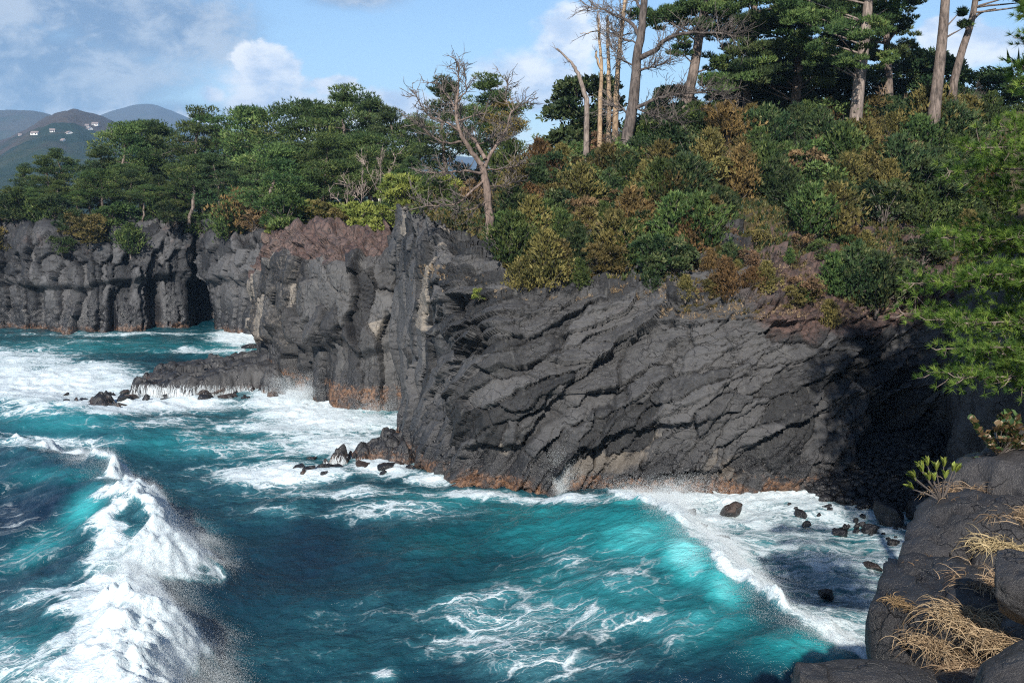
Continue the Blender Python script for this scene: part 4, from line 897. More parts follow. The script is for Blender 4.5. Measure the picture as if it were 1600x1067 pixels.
limb_tree('dead_tree', 'tall grey leafless pine with drooping limbs on the hill crest', 80, [
    ([(978, 222, 0), (986, 180, 0), (993, 130, 0), (995, 90, 0), (1003, 40, 0), (1006, -10, 0), (1004, -60, 0)], .50, .22),
    ([(996, 92, 0), (1022, 80, -1), (1040, 62, -2), (1075, 52, -3), (1120, 52, -4), (1150, 58, -5)], .24, .03), ([(1000, 58, 0), (985, 35, 1), (960, 25, 2), (940, 14, 3), (918, 12, 3.4)], .17, .03),
    ([(988, 172, 0), (1015, 160, -1), (1050, 148, -2), (1095, 145, -3), (1130, 150, -4)], .17, .03), ([(985, 185, 0), (968, 168, 1), (950, 166, 1.6)], .10, .03), ([(995, 112, 0), (1020, 105, -1.5), (1048, 98, -3)], .12, .03),
    ([(1005, 20, 0), (990, -5, 1), (970, -25, 2)], .14, .05), ([(988, 165, 0), (1020, 180, -1.5), (1060, 190, -3)], .09, .02), ([(994, 105, 0), (970, 92, 1.5), (955, 70, 2.4)], .09, .02), ([(1002, 70, 0), (975, 62, 2), (958, 52, 3)], .08, .02)], M_BARKD, M_TWIG, 9.0, 6, twig_len=2.2)
limb_tree('dead_snag', 'pale leaning snag left of the three bare poles', 84, [([(917, 158, 0), (905, 120, 0), (893, 98, 0), (870, 76, 0)], .22, .06)], M_BARKP, M_TWIG, .6, 7)
limb_tree('dead_snag', 'tallest tan bare pole with broken short stubs', 85, [([(952, 150, 0), (950, 90, 0), (949, 25, 0)], .20, .10), ([(949, 60, 0), (938, 52, .5), (930, 45, .8)], .06, .02)], M_TAN, M_TWIG, .6, 8)
limb_tree('dead_snag', 'forked bare pole with crooked thin side branches', 86, [([(938, 150, 0), (940, 105, 0), (936, 60, 0), (934, 18, 0)], .19, .05), ([(939, 108, 0), (931, 88, 0), (933, 80, 0)], .13, .06), ([(937, 72, 0), (938, 45, .5), (936, 18, 1)], .08, .02), ([(937, 48, 0), (918, 52, -.5), (906, 52, -1)], .06, .02)], M_TAN, M_TWIG, .8, 9)
limb_tree('dead_snag', 'tan bare pole nearest the tall leafless pine', 86, [([(962, 160, 0), (966, 100, 0), (972, 40, 0), (978, -10, 0)], .24, .14), ([(970, 60, 0), (958, 45, .5), (950, 30, 1)], .05, .02)], M_TAN, M_TWIG, 1.5, 10)
for px, py, top, Y, lab in ((546, 352, 290, 97, 'thin white dead sapling leaning left behind the scoria'), (569, 350, 270, 98, 'middle white dead sapling with side twigs behind the scoria'), (598, 352, 235, 97, 'tallest white dead sapling behind the scoria')):
    w_ = (py - top); limb_tree('dead_sapling', lab, Y, [([(px, py, 0), (px - 4, py - w_ * .5, 0), (px - 2, top, 0)], .065, .015), ([(px - 2, py - w_ * .35, 0), (px - 22, py - w_ * .7, .5), (px - 34, py - w_ * .9, 1)], .032, .012), ([(px - 2, py - w_ * .5, 0), (px + 14, py - w_ * .75, -.5), (px + 22, py - w_ * .95, -1)], .032, .012)], M_BARKP, M_BARKP, 2.2, px, twig_len=1.3)

# ---- tall pines on the hill crest
def tall_pine(label, Y, path, r0, r1, tufts, seed, mat=M_PINE, bark=M_BARKP, extra=()):
    rng = np.random.default_rng(seed); tr = MB(); fo = MB(); b = at(path[0][0], path[0][1], Y)
    q = np.array([at(a, c, Y) for a, c in path]) - b; n = len(q) * 4; q = catmull(q, np.linspace(0, len(q) - 1, n)); tr.tube(q, np.linspace(r0, r1, n), 9); gz = ground(b[0], b[1])
    if gz < b[2] + .3: tr.tube([(0, 0, .1), (0, 0, (gz - b[2]) * .5 - .2), (0, 0, gz - b[2] - .6)], np.array([1.0, 1.08, 1.4]) * r0, 9)
    for ex in extra:
        e_ = np.array([at(a, c, Y + d) for a, c, d in ex]) - b; e_ = catmull(e_, np.linspace(0, len(e_) - 1, 10)); tr.tube(e_, np.linspace(r0 * .45, .04, 10), 5)
    for (px, py, d, r) in tufts:
        c = at(px, py, Y + d) - b; i = int(np.argmin(np.linalg.norm(q - c + [0, 0, 1.2], axis=1))); tr.tube(wander(q[i], c - q[i], np.linalg.norm(c - q[i]), 4, rng, .03), np.linspace(.10, .03, 5), 4)
        v = rng.uniform(.25, .75)
        for _ in range(7):
            cc = c + rng.normal(0, .62 * r, 3) * [1, 1, .5]; pad(fo, cc, r * rng.uniform(.4, .65), r * .2, int(72 * r), rng, .32, .09, v + rng.normal(0, .12))
    t = thing('pine_tree', label, 'tree', tuple(b)); obj('trunk', tr.mesh('trunk', bark, True), None, t); obj('crown', fo.mesh('crown', mat), None, t)
def tuftgrid(x0, x1, y0, y1, n, dr, r, seed):
    rg = np.random.default_rng(seed); return [(rg.uniform(x0, x1), rg.uniform(y0, y1), rg.uniform(-dr, dr), r * rg.uniform(.7, 1.3)) for _ in range(n)]
tall_pine('thick straight pine trunk standing clear above the dry brush with a dense crown', 83, [(1336, 196), (1342, 130), (1350, 70), (1356, 10), (1362, -70), (1366, -150)], .54, .28, tuftgrid(1210, 1400, -120, 60, 34, 5, 1.3, 1) + tuftgrid(1240, 1395, 60, 110, 6, 5, 1.1, 2), 1)
tall_pine('straight pine trunk against the sky gap on the crest', 82, [(1460, 170), (1467, 110), (1474, 40), (1480, -40), (1488, -130)], .50, .26, tuftgrid(1420, 1560, -150, -40, 12, 4, 1.2, 3) + [(1500, 20, 1, .5), (1505, 40, 1, .4)], 2, M_PINE, M_BARK)
tall_pine('forked leaning pine trunk beside the sky gap', 84, [(1490, 130), (1503, 80), (1516, 40), (1524, 0), (1530, -60)], .34, .2, tuftgrid(1520, 1640, -90, 10, 14, 3, 1.1, 4), 3, M_PINEB, M_BARK, extra=[[(1510, 45, 0), (1530, 22, .5), (1556, 14, 1)]])
tall_pine('pine with a slanting trunk behind the tall leafless pine', 88, [(1062, 200), (1082, 120), (1092, 60), (1102, 0), (1110, -80)], .48, .28, tuftgrid(1020, 1150, -90, 30, 15, 4, 1.3, 5) + [(1062, 75, -1, 1.1), (1120, 100, 2, 1.2)], 4, M_PINE, M_BARK)
tall_pine('dark dense pine in the middle of the crest thicket', 90, [(1240, 190), (1248, 100), (1254, 20), (1262, -80)], .45, .25, tuftgrid(1140, 1320, -80, 130, 40, 5, 1.4, 6), 5, M_PINEB, M_BARK)
tall_pine('broad dark pine filling the left of the crest thicket', 91, [(1165, 190), (1170, 100), (1178, 20), (1182, -60)], .4, .25, tuftgrid(1110, 1250, -60, 140, 30, 5, 1.4, 7), 6, M_PINE, M_BARK)
tall_pine('dark pine closing the right of the crest thicket', 93, [(1390, 180), (1388, 110), (1384, 40), (1380, -40)], .4, .22, tuftgrid(1300, 1425, -20, 130, 26, 5, 1.3, 8), 7, M_PINEB, M_BARK)
for k, (px, yt, Y, key, lab) in enumerate([(695, 122, 92, 'pine2', 'dark pine crown seen through the bare dead pine'), (775, 122, 90, 'pine0', 'pine standing right behind the bare dead pine'), (800, 150, 88, 'pine_brown', 'browned pine crown behind the bare dead pine'), (740, 165, 95, 'pine1', 'low pine filling behind the bare dead pine')]):
    stand(px, yt, Y, key, 'pine_tree', lab, 'tree', None, 13.6, 1.15)
for k, (px, yt, Y, s) in enumerate([(915, 98, 92, 0), (1180, 80, 96, 1), (1270, 60, 98, 0), (1420, 60, 96, 1), (1130, 130, 94, 0), (1340, 90, 100, 1), (1050, 120, 96, 0), (1460, 75, 95, 0), (1545, 95, 95, 1), (1225, 110, 93, 0), (1500, 130, 92, 1), (1590, 110, 92, 0)]):
    stand(px, yt, Y, 'broad%d' % s, 'broadleaf_tree', 'round-crowned dark broadleaf tree alone against the sky by the snags' if k == 0 else 'dark broadleaf tree of the crest thicket ' + ['', 'between the two dark middle pines', 'behind the dark middle pine', 'right behind the pine trunk by the sky gap', 'below the broad dark pine', 'behind the thick straight pine trunk', 'behind the tall leafless pine', 'just left of the sky gap trunk', 'below the sky gap', 'under the middle of the dark pines', 'at the foot of the forked leaning trunk', 'beyond the near pine boughs'][k], 'tree', 'broadleaf trees of the crest thicket' if k else None, 6.4, 1.)

# ---- shrubs on the hillside
HAND = [(1130, 245, 'jun_rust1', 1.9), (1105, 235, 'jun_rust0', 1.5), (985, 385, 'jun_rust0', 1.7), (1005, 372, 'jun_rust1', 1.3), (842, 290, 'jun_rust0', 1.4), (828, 345, 'jun_rust1', 1.3), (860, 300, 'jun_rust0', 1.3), (1283, 250, 'jun_red1', .9), (745, 255, 'jun_red0', .7), (1132, 470, 'jun_rust0', 1.05), (1175, 452, 'jun_rust1', .7), (1255, 462, 'bush_brown0', .6),
        (905, 450, 'jun_green0', .75), (1015, 450, 'jun_dark0', .75), (850, 448, 'jun_olive0', 1.3), (800, 420, 'jun_green1', 1.5), (806, 385, 'bush_green0', 1.4), (820, 455, 'jun_olive1', 1.0), (875, 440, 'jun_olive0', 1.2), (940, 432, 'bush_olive0', 1.2), (960, 410, 'jun_olive1', 1.5), (1050, 400, 'jun_green0', 1.7), (1090, 395, 'jun_green1', 1.6), (1030, 350, 'jun_green0', 1.9), (1070, 330, 'jun_dark1', 1.9),
        (1180, 385, 'bush_olive1', .8), (1265, 375, 'jun_green1', 1.6), (1300, 370, 'jun_olive1', 1.7), (1320, 395, 'bush_green0', .8), (1335, 470, 'jun_dark0', 1.5), (1300, 462, 'jun_green0', 1.1), (1370, 480, 'jun_dark1', 1.6), (1295, 510, 'jun_olive0', .7), (1400, 470, 'bush_dark0', 1.4), (1230, 330, 'jun_dark0', 1.3), (1450, 230, 'jun_olive1', 2.0), (1480, 250, 'jun_dark1', 2.2), (1500, 210, 'bush_olive0', 1.8), (1430, 320, 'bush_dark1', 1.8), (1400, 300, 'jun_dark1', 1.8), (1380, 350, 'bush_dark0', 1.6), (1460, 350, 'bush_dark1', 1.9), (1440, 410, 'bush_dark0', 1.5), (748, 462, 'bush_lime0', .35), (795, 300, 'jun_green1', 1.7), (700, 310, 'bush_lime1', 1.3), (680, 300, 'bush_green0', 1.4), (725, 330, 'bush_green0', 1.2), (740, 300, 'bush_green1', 1.3), (800, 250, 'jun_dark1', 1.6)]
DESC = {'jun_rust': 'rust-brown feathery conifer shrub', 'jun_green': 'fresh green upright conifer shrub', 'jun_dark': 'dark green conifer shrub', 'jun_olive': 'olive conifer shrub', 'jun_red': 'red-brown dead shrub', 'bush_green': 'rounded green bush', 'bush_dark': 'rounded dark bush', 'bush_olive': 'rounded olive bush', 'bush_brown': 'rounded brown bush', 'bush_lime': 'yellow-green bush', 'bare': 'leafless grey twiggy shrub', 'bare_tan': 'leafless tan twiggy shrub'}
MARKS = [(765, 380, 'the bare dead pine'), (980, 220, 'the tall leafless pine'), (1338, 195, 'the thick straight pine trunk'), (1462, 170, 'the trunk by the sky gap'), (1190, 350, 'the bare rock hump'), (1280, 440, 'the red-brown rock ledges'), (830, 460, 'the rounded knobs of the wall'), (1130, 240, 'the big rust-brown conifer'), (1000, 440, 'the lip of the dark wall'), (1440, 420, 'the shaded hollow'), (915, 190, 'the bare poles'), (1070, 320, 'the green thicket'), (650, 320, 'the rock pinnacle'), (1240, 195, 'the crest thicket'), (870, 330, 'the left end of the slope brush')]
def place_shrub(px, py, key, s):
    if 715 < px < 792 and 318 < py < 440: return
    p, n = hit(px, py)
    if p is None or p.y > 125: return
    size = 'small ' if s < .9 else ('large ' if s > 1.55 else '')
    mx_, my_, mk = min(MARKS, key=lambda q: (q[0] - px)**2 + 2.2 * (q[1] - py)**2)
    zone = ('just below ' if py > my_ + 22 else ('uphill of ' if py < my_ - 22 else 'close beside ')) + mk
    zone_old = 'on the rock ledges above the dark wall' if py > 400 else ('halfway up the wooded hill' if py > 290 else 'on the upper slope below the crest trees')
    k = key if key == 'bare_tan' else key.rstrip('012'); lab = size + DESC[k] + ' ' + zone
    plant(key, 'conifer_shrub' if key[:3] == 'jun' else 'leafy_bush' if key[:4] == 'bush' else 'bare_shrub', lab, 'bush', (p.x, p.y, p.z - .25), s * random.uniform(.9, 1.1), None, 'shrubs of the hillside: ' + lab)
for a in HAND: place_shrub(*a)
rngs = np.random.default_rng(99); KEYS = ['jun_green0', 'jun_green1', 'jun_dark0', 'jun_dark1', 'jun_olive0', 'jun_olive1', 'bush_green0', 'bush_green1', 'bush_dark0', 'bush_dark1', 'bush_olive0', 'bush_olive1', 'bush_brown0', 'bush_brown1', 'jun_rust0', 'bare0', 'bare1', 'bare2', 'bare_tan']
KP = np.array([10, 10, 7, 7, 8, 8, 7, 7, 5, 5, 5, 5, 2, 2, 1.5, 2.5, 2.5, 2.5, 1.]); KP /= KP.sum()
py = 212.
while py < 440:
    px = 650 + rngs.uniform(0, 30)
    while px < 1560:
        x, y = px + rngs.normal(0, 7), py + rngs.normal(0, 6)
        top = np.interp(x, [650, 820, 900, 1000, 1300, 1500], [318, 300, 255, 215, 200, 180]); bot = np.interp(x, [650, 760, 800, 1060, 1100, 1150, 1420, 1560], [325, 365, 425, 430, 385, 330, 350, 420])
        rock = (1140 < x < 1235 and 325 < y < 372) or (1300 < x < 1400 and 250 < y < 300 and rngs.random() < .5)
        if top < y < bot and not rock: place_shrub(x, y, KEYS[int(rngs.choice(len(KEYS), p=KP))], rngs.uniform(.75, 1.45) * np.interp(y, [200, 430], [1.25, .95]))
        px += rngs.uniform(22, 36)
    py += 17 + (py - 212) * .012
for a in ((1395, 205, 'bare_tan', 1.6), (1430, 200, 'bare1', 1.4), (1380, 200, 'bare_tan', 1.3), (1415, 235, 'bare0', 1.2), (1505, 190, 'bare2', 1.5), (1110, 178, 'bare0', 1.6), (940, 205, 'bare2', 1.9), (905, 225, 'bare1', 1.7), (970, 235, 'bare0', 1.6), (1260, 195, 'bare1', 1.5), (880, 320, 'bare_tan', 1.2)): place_shrub(*a)

for k in range(34):
    place_shrub(rngs.uniform(1055, 1410), rngs.uniform(375, 478), ['jun_olive0', 'jun_green0', 'bush_olive0', 'jun_rust0', 'bush_green1', 'jun_dark0', 'bare0', 'bush_brown0'][int(rngs.integers(0, 8))], rngs.uniform(.35, .85))
# ---- ground cover: low leaves and dry grass over the slopes (nobody could count it)
def cover(name, label, cat, mat, n, box, ln, w, nb, keep, seed, spread=.5):
    rg = np.random.default_rng(seed); C = []; N_ = []
    for _ in range(n):
        px, py = rg.uniform(box[0], box[1]), rg.uniform(box[2], box[3])
        if not keep(px, py, rg): continue
        p, nn = hit(px, py)
        if p is None or p.y > 125: continue
        if nn.z < 0: nn = -nn
        C.append(tuple(p)); N_.append((nn.x * .4, nn.y * .4, nn.z * .4 + .8))
    m = MB(); m.blades(np.array(C), np.array(N_), ln, w, nb, spread, rg, rg.uniform(0, 1, len(C))); o = obj(name, m.mesh(name, mat)); tag(o, label, cat, None, 'stuff')
def slope(px, py): return py < np.interp(px, [640, 760, 800, 1060, 1120, 1440, 1560], [330, 380, 435, 440, 400, 410, 430])
cover('ground_cover', 'low green undergrowth between the shrubs of the hill', 'undergrowth', M_OLIVE, 16000, (640, 1560, 180, 440), .34, .14, 5, lambda a, b, r: slope(a, b), 1)
cover('ground_cover', 'dark green undergrowth between the shrubs of the hill', 'undergrowth', M_DARK, 9000, (640, 1560, 180, 440), .4, .16, 5, lambda a, b, r: slope(a, b), 2)
def ledge(a, b, r): return (1030 < a < 1440 and 330 < b < 500 and vnoise(np.array([a / 28., b / 9. - a / 60., 0.]), 4) > -.08) or (800 < a < 1100 and 428 < b < 470 and vnoise(np.array([a / 24., b / 8., 2.]), 4) > .25) or (1300 < a < 1420 and 210 < b < 330 and r.random() < .7) or (655 < a < 700 and 415 < b < 440) or (a < 790 and 430 < b < 470 and r.random() < .1)
cover('dry_grass', 'straw-coloured dry grass on the ledges of the wooded hill', 'grass', M_STRAW, 20000, (640, 1440, 210, 500), .22, .015, 9, ledge, 3, .6)
cover('ledge_plants', 'small green plants on the ledges above the dark wall', 'plants', M_OLIVE, 6000, (1060, 1420, 370, 490), .20, .06, 7, lambda a, b, r: vnoise(np.array([a / 26., b / 10., 7.]), 4) > .15, 4)
# ------------------------------------------------------------------ rock shelf, boulders, beach
def icos(sub):
    bm = bmesh.new(); bmesh.ops.create_icosphere(bm, subdivisions=sub, radius=1); bm.verts.ensure_lookup_table()
    V = np.array([v.co[:] for v in bm.verts]); Fc = np.array([[v.index for v in f.verts] for f in bm.faces]); bm.free(); return V, Fc
ICO = {k: icos(k) for k in (2, 3, 4, 5, 6)}
def boulder_mesh(seed, sub=4, rough=.14, cuts=16, fine=.03):
    rg = np.random.default_rng(seed); V, Fc = ICO[sub]; V = V.copy(); n = unit(rg.normal(0, 1, (cuts, 3))); d = rg.uniform(.50, .85, cuts)
    for k in range(cuts):
        h = V @ n[k] - d[k]; V = V - np.where(h > 0, h * .96, 0)[:, None] * n[k]
    V = V * (1 + rough * fbm(V * 1.3 + seed * 3.1, 3, seed)[:, None] + fine * fbm(V * 6 + seed, 3, seed + 5)[:, None])
    return mk_mesh('boulder', V, Fc, {'cellv': np.full(len(V), rg.random()), 'red': np.zeros(len(V)), 'pale': np.zeros(len(V))})
BM = [boulder_mesh(k) for k in range(7)]
M_BOULD = rock_mat('wet_boulder', dark=(.010, .010, .011), light=(.045, .042, .042), wet=3.0, band=-.5, fine=2)
M_BROWNB = rock_mat('brown_boulder', dark=(.035, .022, .018), light=(.10, .07, .055), wet=1.0, band=-.3, fine=2)
for m in BM: m.materials.append(M_BOULD)
BB = boulder_mesh(9); BB.materials.append(M_BROWNB)
GB = 'wave-washed boulders in the cove'
def boulder(px, py, wpx, hpx, label, k, me=None, group=None, z=.1):
    b = on_z(px, py, z); r = wpx / 2 * b[1] / F; rz = hpx / 2 * b[1] / F * 1.25
    o = bpy.data.objects.new('boulder', me or BM[k % 7]); COL.objects.link(o); o.location = (b[0], b[1], (max(z, sea_z(b[0], b[1])) - .05 if z > -.2 and z != 0 else z + sea_z(b[0], b[1])) + rz * .12); o.scale = (r, r * .9, rz); o.rotation_euler = (.5 * math.sin(k * 3.1), .5 * math.cos(k * 1.3), k * 1.7); tag(o, label, 'boulder', group)
boulder(1141, 800, 48, 30, 'largest rounded brown boulder at the foot of the wall', 3, BB)
boulder(1082, 800, 24, 14, 'small dark boulder between the wall and the brown boulder', 1)
boulder(1025, 798, 18, 8, 'low dark rock in the foam under the wall', 2)
boulder(1095, 828, 34, 16, 'flat black rock awash behind the breaking crest', 5)
boulder(1130, 845, 40, 10, 'thin reef rock barely showing through the foam', 4)
boulder(1254, 804, 28, 18, 'round black boulder at the head of the foamy cove', 0)
boulder(1262, 818, 18, 12, 'small boulder just below the round black boulder', 6)
boulder(1315, 832, 32, 18, 'flat-topped black boulder among the beach stones', 2)
boulder(1362, 828, 36, 18, 'long low black boulder near the headland', 5)
boulder(1395, 848, 26, 16, 'dark boulder closest to the near headland edge', 3)
boulder(1292, 928, 36, 20, 'jagged dark rock alone in the shaded foam', 4)
boulder(1365, 884, 38, 14, 'brownish half-sunk rock beside the near headland', 1, BB); boulder(1402, 880, 34, 14, 'brownish half-sunk rock touching the near headland', 2, BB)
boulder(1286, 993, 14, 7, 'small black rock tip in the last wave front', 1); boulder(460, 872, 56, 9, 'dark submerged rock under smooth water in open sea', 2, None, None, -.55)
boulder(395, 541, 40, 8, 'dark flat rock behind the shelf near the columned promontory', 1); boulder(405, 550, 36, 9, 'larger of two dark rocks behind the shelf', 3)
boulder(1395, 805, 66, 40, 'big smooth grey boulder on the pebble beach', 0, None, None, .5); boulder(1440, 800, 50, 36, 'grey boulder beside the big smooth one on the beach', 5, None, None, .6)
for k in range(46):
    px = rngs.uniform(1225, 1420); py = rngs.uniform(786, 850); 
    if py > 792 + (px - 1225) * .33: continue
    boulder(px, py, rngs.uniform(8, 17), rngs.uniform(6, 11), 'small black stone at the foamy edge of the beach', k, None, 'small stones at the edge of the beach')
# pebble beach: a sloping bank of stones
bx_, by_ = np.meshgrid(np.linspace(14, 27, 130), np.linspace(50.5, 62, 110)); bz = -1.2 + .34 * (by_ - 52.3) * sstep(by_, 51, 58) + .8 * sstep(bx_, 19, 25) - 1.6 * (1 - sstep(bx_, 15.5, 19.5)) + .12 * fbm(np.stack([bx_, by_, 0 * bx_], -1), 4, 71)
pk = np.stack([bx_, by_, 0 * bx_], -1) * 2.2; rg = np.random.default_rng(3)
o = obj('pebble_beach', mk_mesh('pebble_beach', np.stack([bx_, by_, bz], -1).reshape(-1, 3), grid_faces(*bx_.shape)), plain_mat('beach_gravel', (.008, .008, .009), (.035, .034, .035), 6, .6, .08)); tag(o, kind='structure')
m = MB(); V2, F2 = ICO[2]; V2 = V2[:42]; V1, F1_ = icos(1)
for k in range(2600):
    x, y = rg.uniform(15, 26.5), rg.uniform(51, 61.5); i = int(np.clip((y - 50.5) / 11.5 * 109, 0, 109)); j = int(np.clip((x - 14) / 13 * 129, 0, 129)); r = rg.lognormal(-1.75, .4)
    if bz[i, j] < -.5: continue
    m.add(V1 * np.array([r, r * rg.uniform(.7, 1), r * rg.uniform(.5, .8)]) * (1 + .12 * rg.normal(0, 1, (len(V1), 1))) + [x, y, bz[i, j] + r * .3], F1_)
me = m.mesh('pebbles', M_BOULD, True); o = obj('pebbles', me); tag(o, 'black wave-rounded pebbles of the beach under the dark wall', 'pebbles', None, 'stuff')

def shelf(name, label, outline, top, seed, mat, res=.14, rough=.35, tilt=0.):
    Q = np.array([on_z(a, b, 0.) for a, b in outline])[:, :2]; mn, mx = Q.min(0) - 1.5, Q.max(0) + 1.5
    X, Y_ = np.meshgrid(np.arange(mn[0], mx[0], res), np.arange(mn[1], mx[1], res)); ins = np.zeros(X.shape, bool); dist = np.full(X.shape, 1e9); n = len(Q)
    for i in range(n):
        a, b = Q[i], Q[(i + 1) % n]; c = ((a[1] > Y_) != (b[1] > Y_)) & (X < (b[0] - a[0]) * (Y_ - a[1]) / (b[1] - a[1] + 1e-12) + a[0]); ins ^= c
        d = b - a; u = np.clip(((X - a[0]) * d[0] + (Y_ - a[1]) * d[1]) / (d @ d), 0, 1); dist = np.minimum(dist, np.hypot(X - a[0] - u * d[0], Y_ - a[1] - u * d[1]))
    sdv = np.where(ins, dist, -dist); Pq = np.stack([X, Y_, 0 * X], -1); sdv = sdv + .7 * fbm(Pq * .5, 4, seed)
    Sd = darts(mx[0] - mn[0], mx[1] - mn[1], lambda u, v: (rad(20), .75, .5), np.random.default_rng(seed), 6000, 1.2)[:300]
    f1, f2, I = cells(X - mn[0] + .2 * fbm(Pq, 2, 8), Y_ - mn[1] + .2 * fbm(Pq, 2, 9), Sd); e = f2 - f1; off = np.random.default_rng(seed).normal(0, rough * .55, len(Sd))[I]; cvv = np.random.default_rng(seed + 1).random(len(Sd))[I]
    topv = top + tilt * (X - Q[:, 0].mean()) / (Q[:, 0].max() - Q[:, 0].min()) * 2 + .3 * fbm(Pq * .3, 3, seed + 9)
    zz = -2.2 + (topv + 2.2) * sstep(sdv + .5 * fbm(Pq * 1.1, 3, seed + 6), -.9, 1.8) + (off + .12 * sstep(e, 0, .4) - .28 * np.exp(-(e / .1)**2) + rough * fbm(Pq * .8, 4, seed + 3)) * sstep(sdv, -.8, .6)
    t = thing(name, label, 'rock', (Q[:, 0].mean(), Q[:, 1].mean(), 0)); Pz = np.stack([X, Y_, zz], -1)
    split_cells(t, lambda k: 'rock_block', Pz - np.array([Q[:, 0].mean(), Q[:, 1].mean(), 0]), I, mat, {'cellv': cvv, 'red': 0 * X, 'pale': 0 * X}, sdv < -1.0)
    return BVHTree.FromPolygons([tuple(v) for v in Pz[::2, ::2].reshape(-1, 3)], grid_faces(*Pz[::2, ::2].shape[:2]).tolist())
SH1 = shelf('rock_shelf', 'low black lava shelf running out from the columned promontory', [(455, 622), (420, 618), (380, 618), (300, 622), (240, 622), (195, 620), (185, 606), (215, 592), (250, 580), (300, 573), (360, 572), (420, 565), (470, 590)], 1.15, 3, M_SHELF, tilt=.75)
SH2 = shelf('rock_shelf', 'tumbled black rocks at the corner of the dark wall', [(668, 742), (640, 735), (600, 722), (545, 728), (500, 735), (470, 728), (520, 712), (560, 695), (610, 672), (655, 700)], .75, 13, M_SHELF, .10, .42, .5)
SH3 = shelf('rock_shelf', 'ragged reef rocks awash in foam left of the lava shelf', [(190, 640), (140, 648), (110, 632), (150, 618), (200, 612)], .35, 23, M_SHELF, .14, .45)
for k in range(24):
    px = rngs.uniform(180, 430); boulder(px, 618 + rngs.normal(0, 5) + (440 - px) * .01, rngs.uniform(8, 34), rngs.uniform(6, 16), 'rounded wet rock along the washed front of the lava shelf', k, BB if k % 3 == 0 else None, 'rocks along the front of the lava shelf', rngs.uniform(-.15, .1))
for k in range(18):
    f_ = rngs.random(); boulder(470 + 190 * f_ + rngs.normal(0, 6), 728 + 12 * f_ + rngs.normal(0, 7), rngs.uniform(8, 34), rngs.uniform(6, 14), 'wet black rock in the tumble at the corner of the wall', k, BB if k % 5 == 0 else None, 'rocks tumbled at the wall corner', rngs.uniform(-.15, .05))
for k in range(16): boulder(rngs.uniform(90, 200), rngs.uniform(612, 645), rngs.uniform(8, 20), rngs.uniform(5, 10), 'small rock in the foam off the end of the lava shelf', k, BB if k % 2 else None, 'rocks off the end of the lava shelf', .05)
# water pouring off the ledges, strand by strand
def cascade(label, x0, x1, y0, y1, n, bvh, seed):
    rg = np.random.default_rng(seed); m = MB(); nc = max(6, n // 7); cf = rg.random(nc); cs = rg.uniform(.004, .03, nc)
    for k in range(n):
        c = rg.integers(0, nc); f = np.clip(cf[c] + rg.normal(0, cs[c]), 0, 1); px = x0 + (x1 - x0) * f; py = y0 + (y1 - y0) * f + rg.uniform(-14, 5); p, nn = hit(px, py, bvh)
        if p is None or p.z < .1: continue
        # a thread of water that hugs the rock on its way down
        L = []; x, y = p.x, p.y; dy = -rg.uniform(.10, .20); dx = rg.normal(0, .05)
        for s in range(9):
            h = bvh.ray_cast(Vector((x, y, 30)), Vector((0, 0, -1)))[0]; z = h.z if h else -.6; zl = L[-1][2] if L else z; L.append((x, y - .03, max(min(max(z + .05, zl - .45), zl + .02), -.2))); x += dx; y += dy
        m.tube(L, rg.uniform(.006, .024) * np.array([.4, .8, 1, 1, 1, 1.1, 1.2, 1.3, 1.5]), 3)
    o = obj('cascade', m.mesh('cascade', M_FROTH, True)); tag(o, label, 'water', None, 'stuff')
cascade('white water pouring off the front of the lava shelf', 190, 425, 612, 617, 1200, SH1, 1)
cascade('white water pouring over the tumbled corner rocks', 500, 668, 722, 738, 1300, SH2, 2)

# ------------------------------------------------------------------ near headland things
def near_hit(px, py):
    for k in range(12):
        p, n = hit(px, py + 6 * k, NEAR_BVH)
        if p is not None: return p, n
    return Vector(at(px, py, 11.)), None
def slab(name, label, c, r, rot, seed, sub=5, rough=.10):
    rg = np.random.default_rng(seed); V, Fc = ICO[sub]; V = V.copy(); n = unit(rg.normal(0, 1, (8, 3))); d = rg.uniform(.50, .85, 8)
    for k in range(8):
        h = V @ n[k] - d[k]; V = V - np.where(h > 0, h * .92, 0)[:, None] * n[k]
    V = V * (1 + rough * fbm(V * 1.2 + seed, 3, seed)[:, None] - .04 * np.exp(-(np.abs(fbm(V * 1.5 + seed, 3, seed + 2)) / .03)**2)[:, None] + .008 * fbm(V * 14, 3, seed)[:, None])
    me = mk_mesh(name, V, Fc, {'cellv': np.full(len(V), .5), 'red': np.zeros(len(V)), 'pale': np.zeros(len(V))}); o = obj(name, me, M_NEAR); o.location = tuple(c); o.scale = r; o.rotation_euler = rot; tag(o, label, 'rock')
slab('lava_rock', 'rounded log-like lava rock at the very edge of the headland', at(1370, 1092, 6.6), (.68, .34, .25), (0, .10, .05), 3)
slab('lava_rock', 'knob-shaped lava rock capping the log-like rock end', at(1272, 1068, 6.5), (.17, .18, .16), (0, .3, .4), 4)
slab('lava_rock', 'block of lava rock with dark hollows beneath the glossy shrub', at(1590, 745, 11.2), (.62, .55, .55), (.3, .2, .5), 5)
slab('lava_rock', 'tilted grey lava slab half buried in dry grass', at(1622, 925, 7.6), (.50, .35, .30), (.4, .5, .2), 6)
slab('lava_rock', 'dark lava slab under the lowest dry grass', at(1600, 1075, 6.0), (.45, .3, .20), (.1, -.5, .3), 7)
slab('lava_rock', 'small split lava rock at the shoulder of the headland', at(1462, 812, 10.3), (.20, .18, .16), (.2, .2, .9), 8)
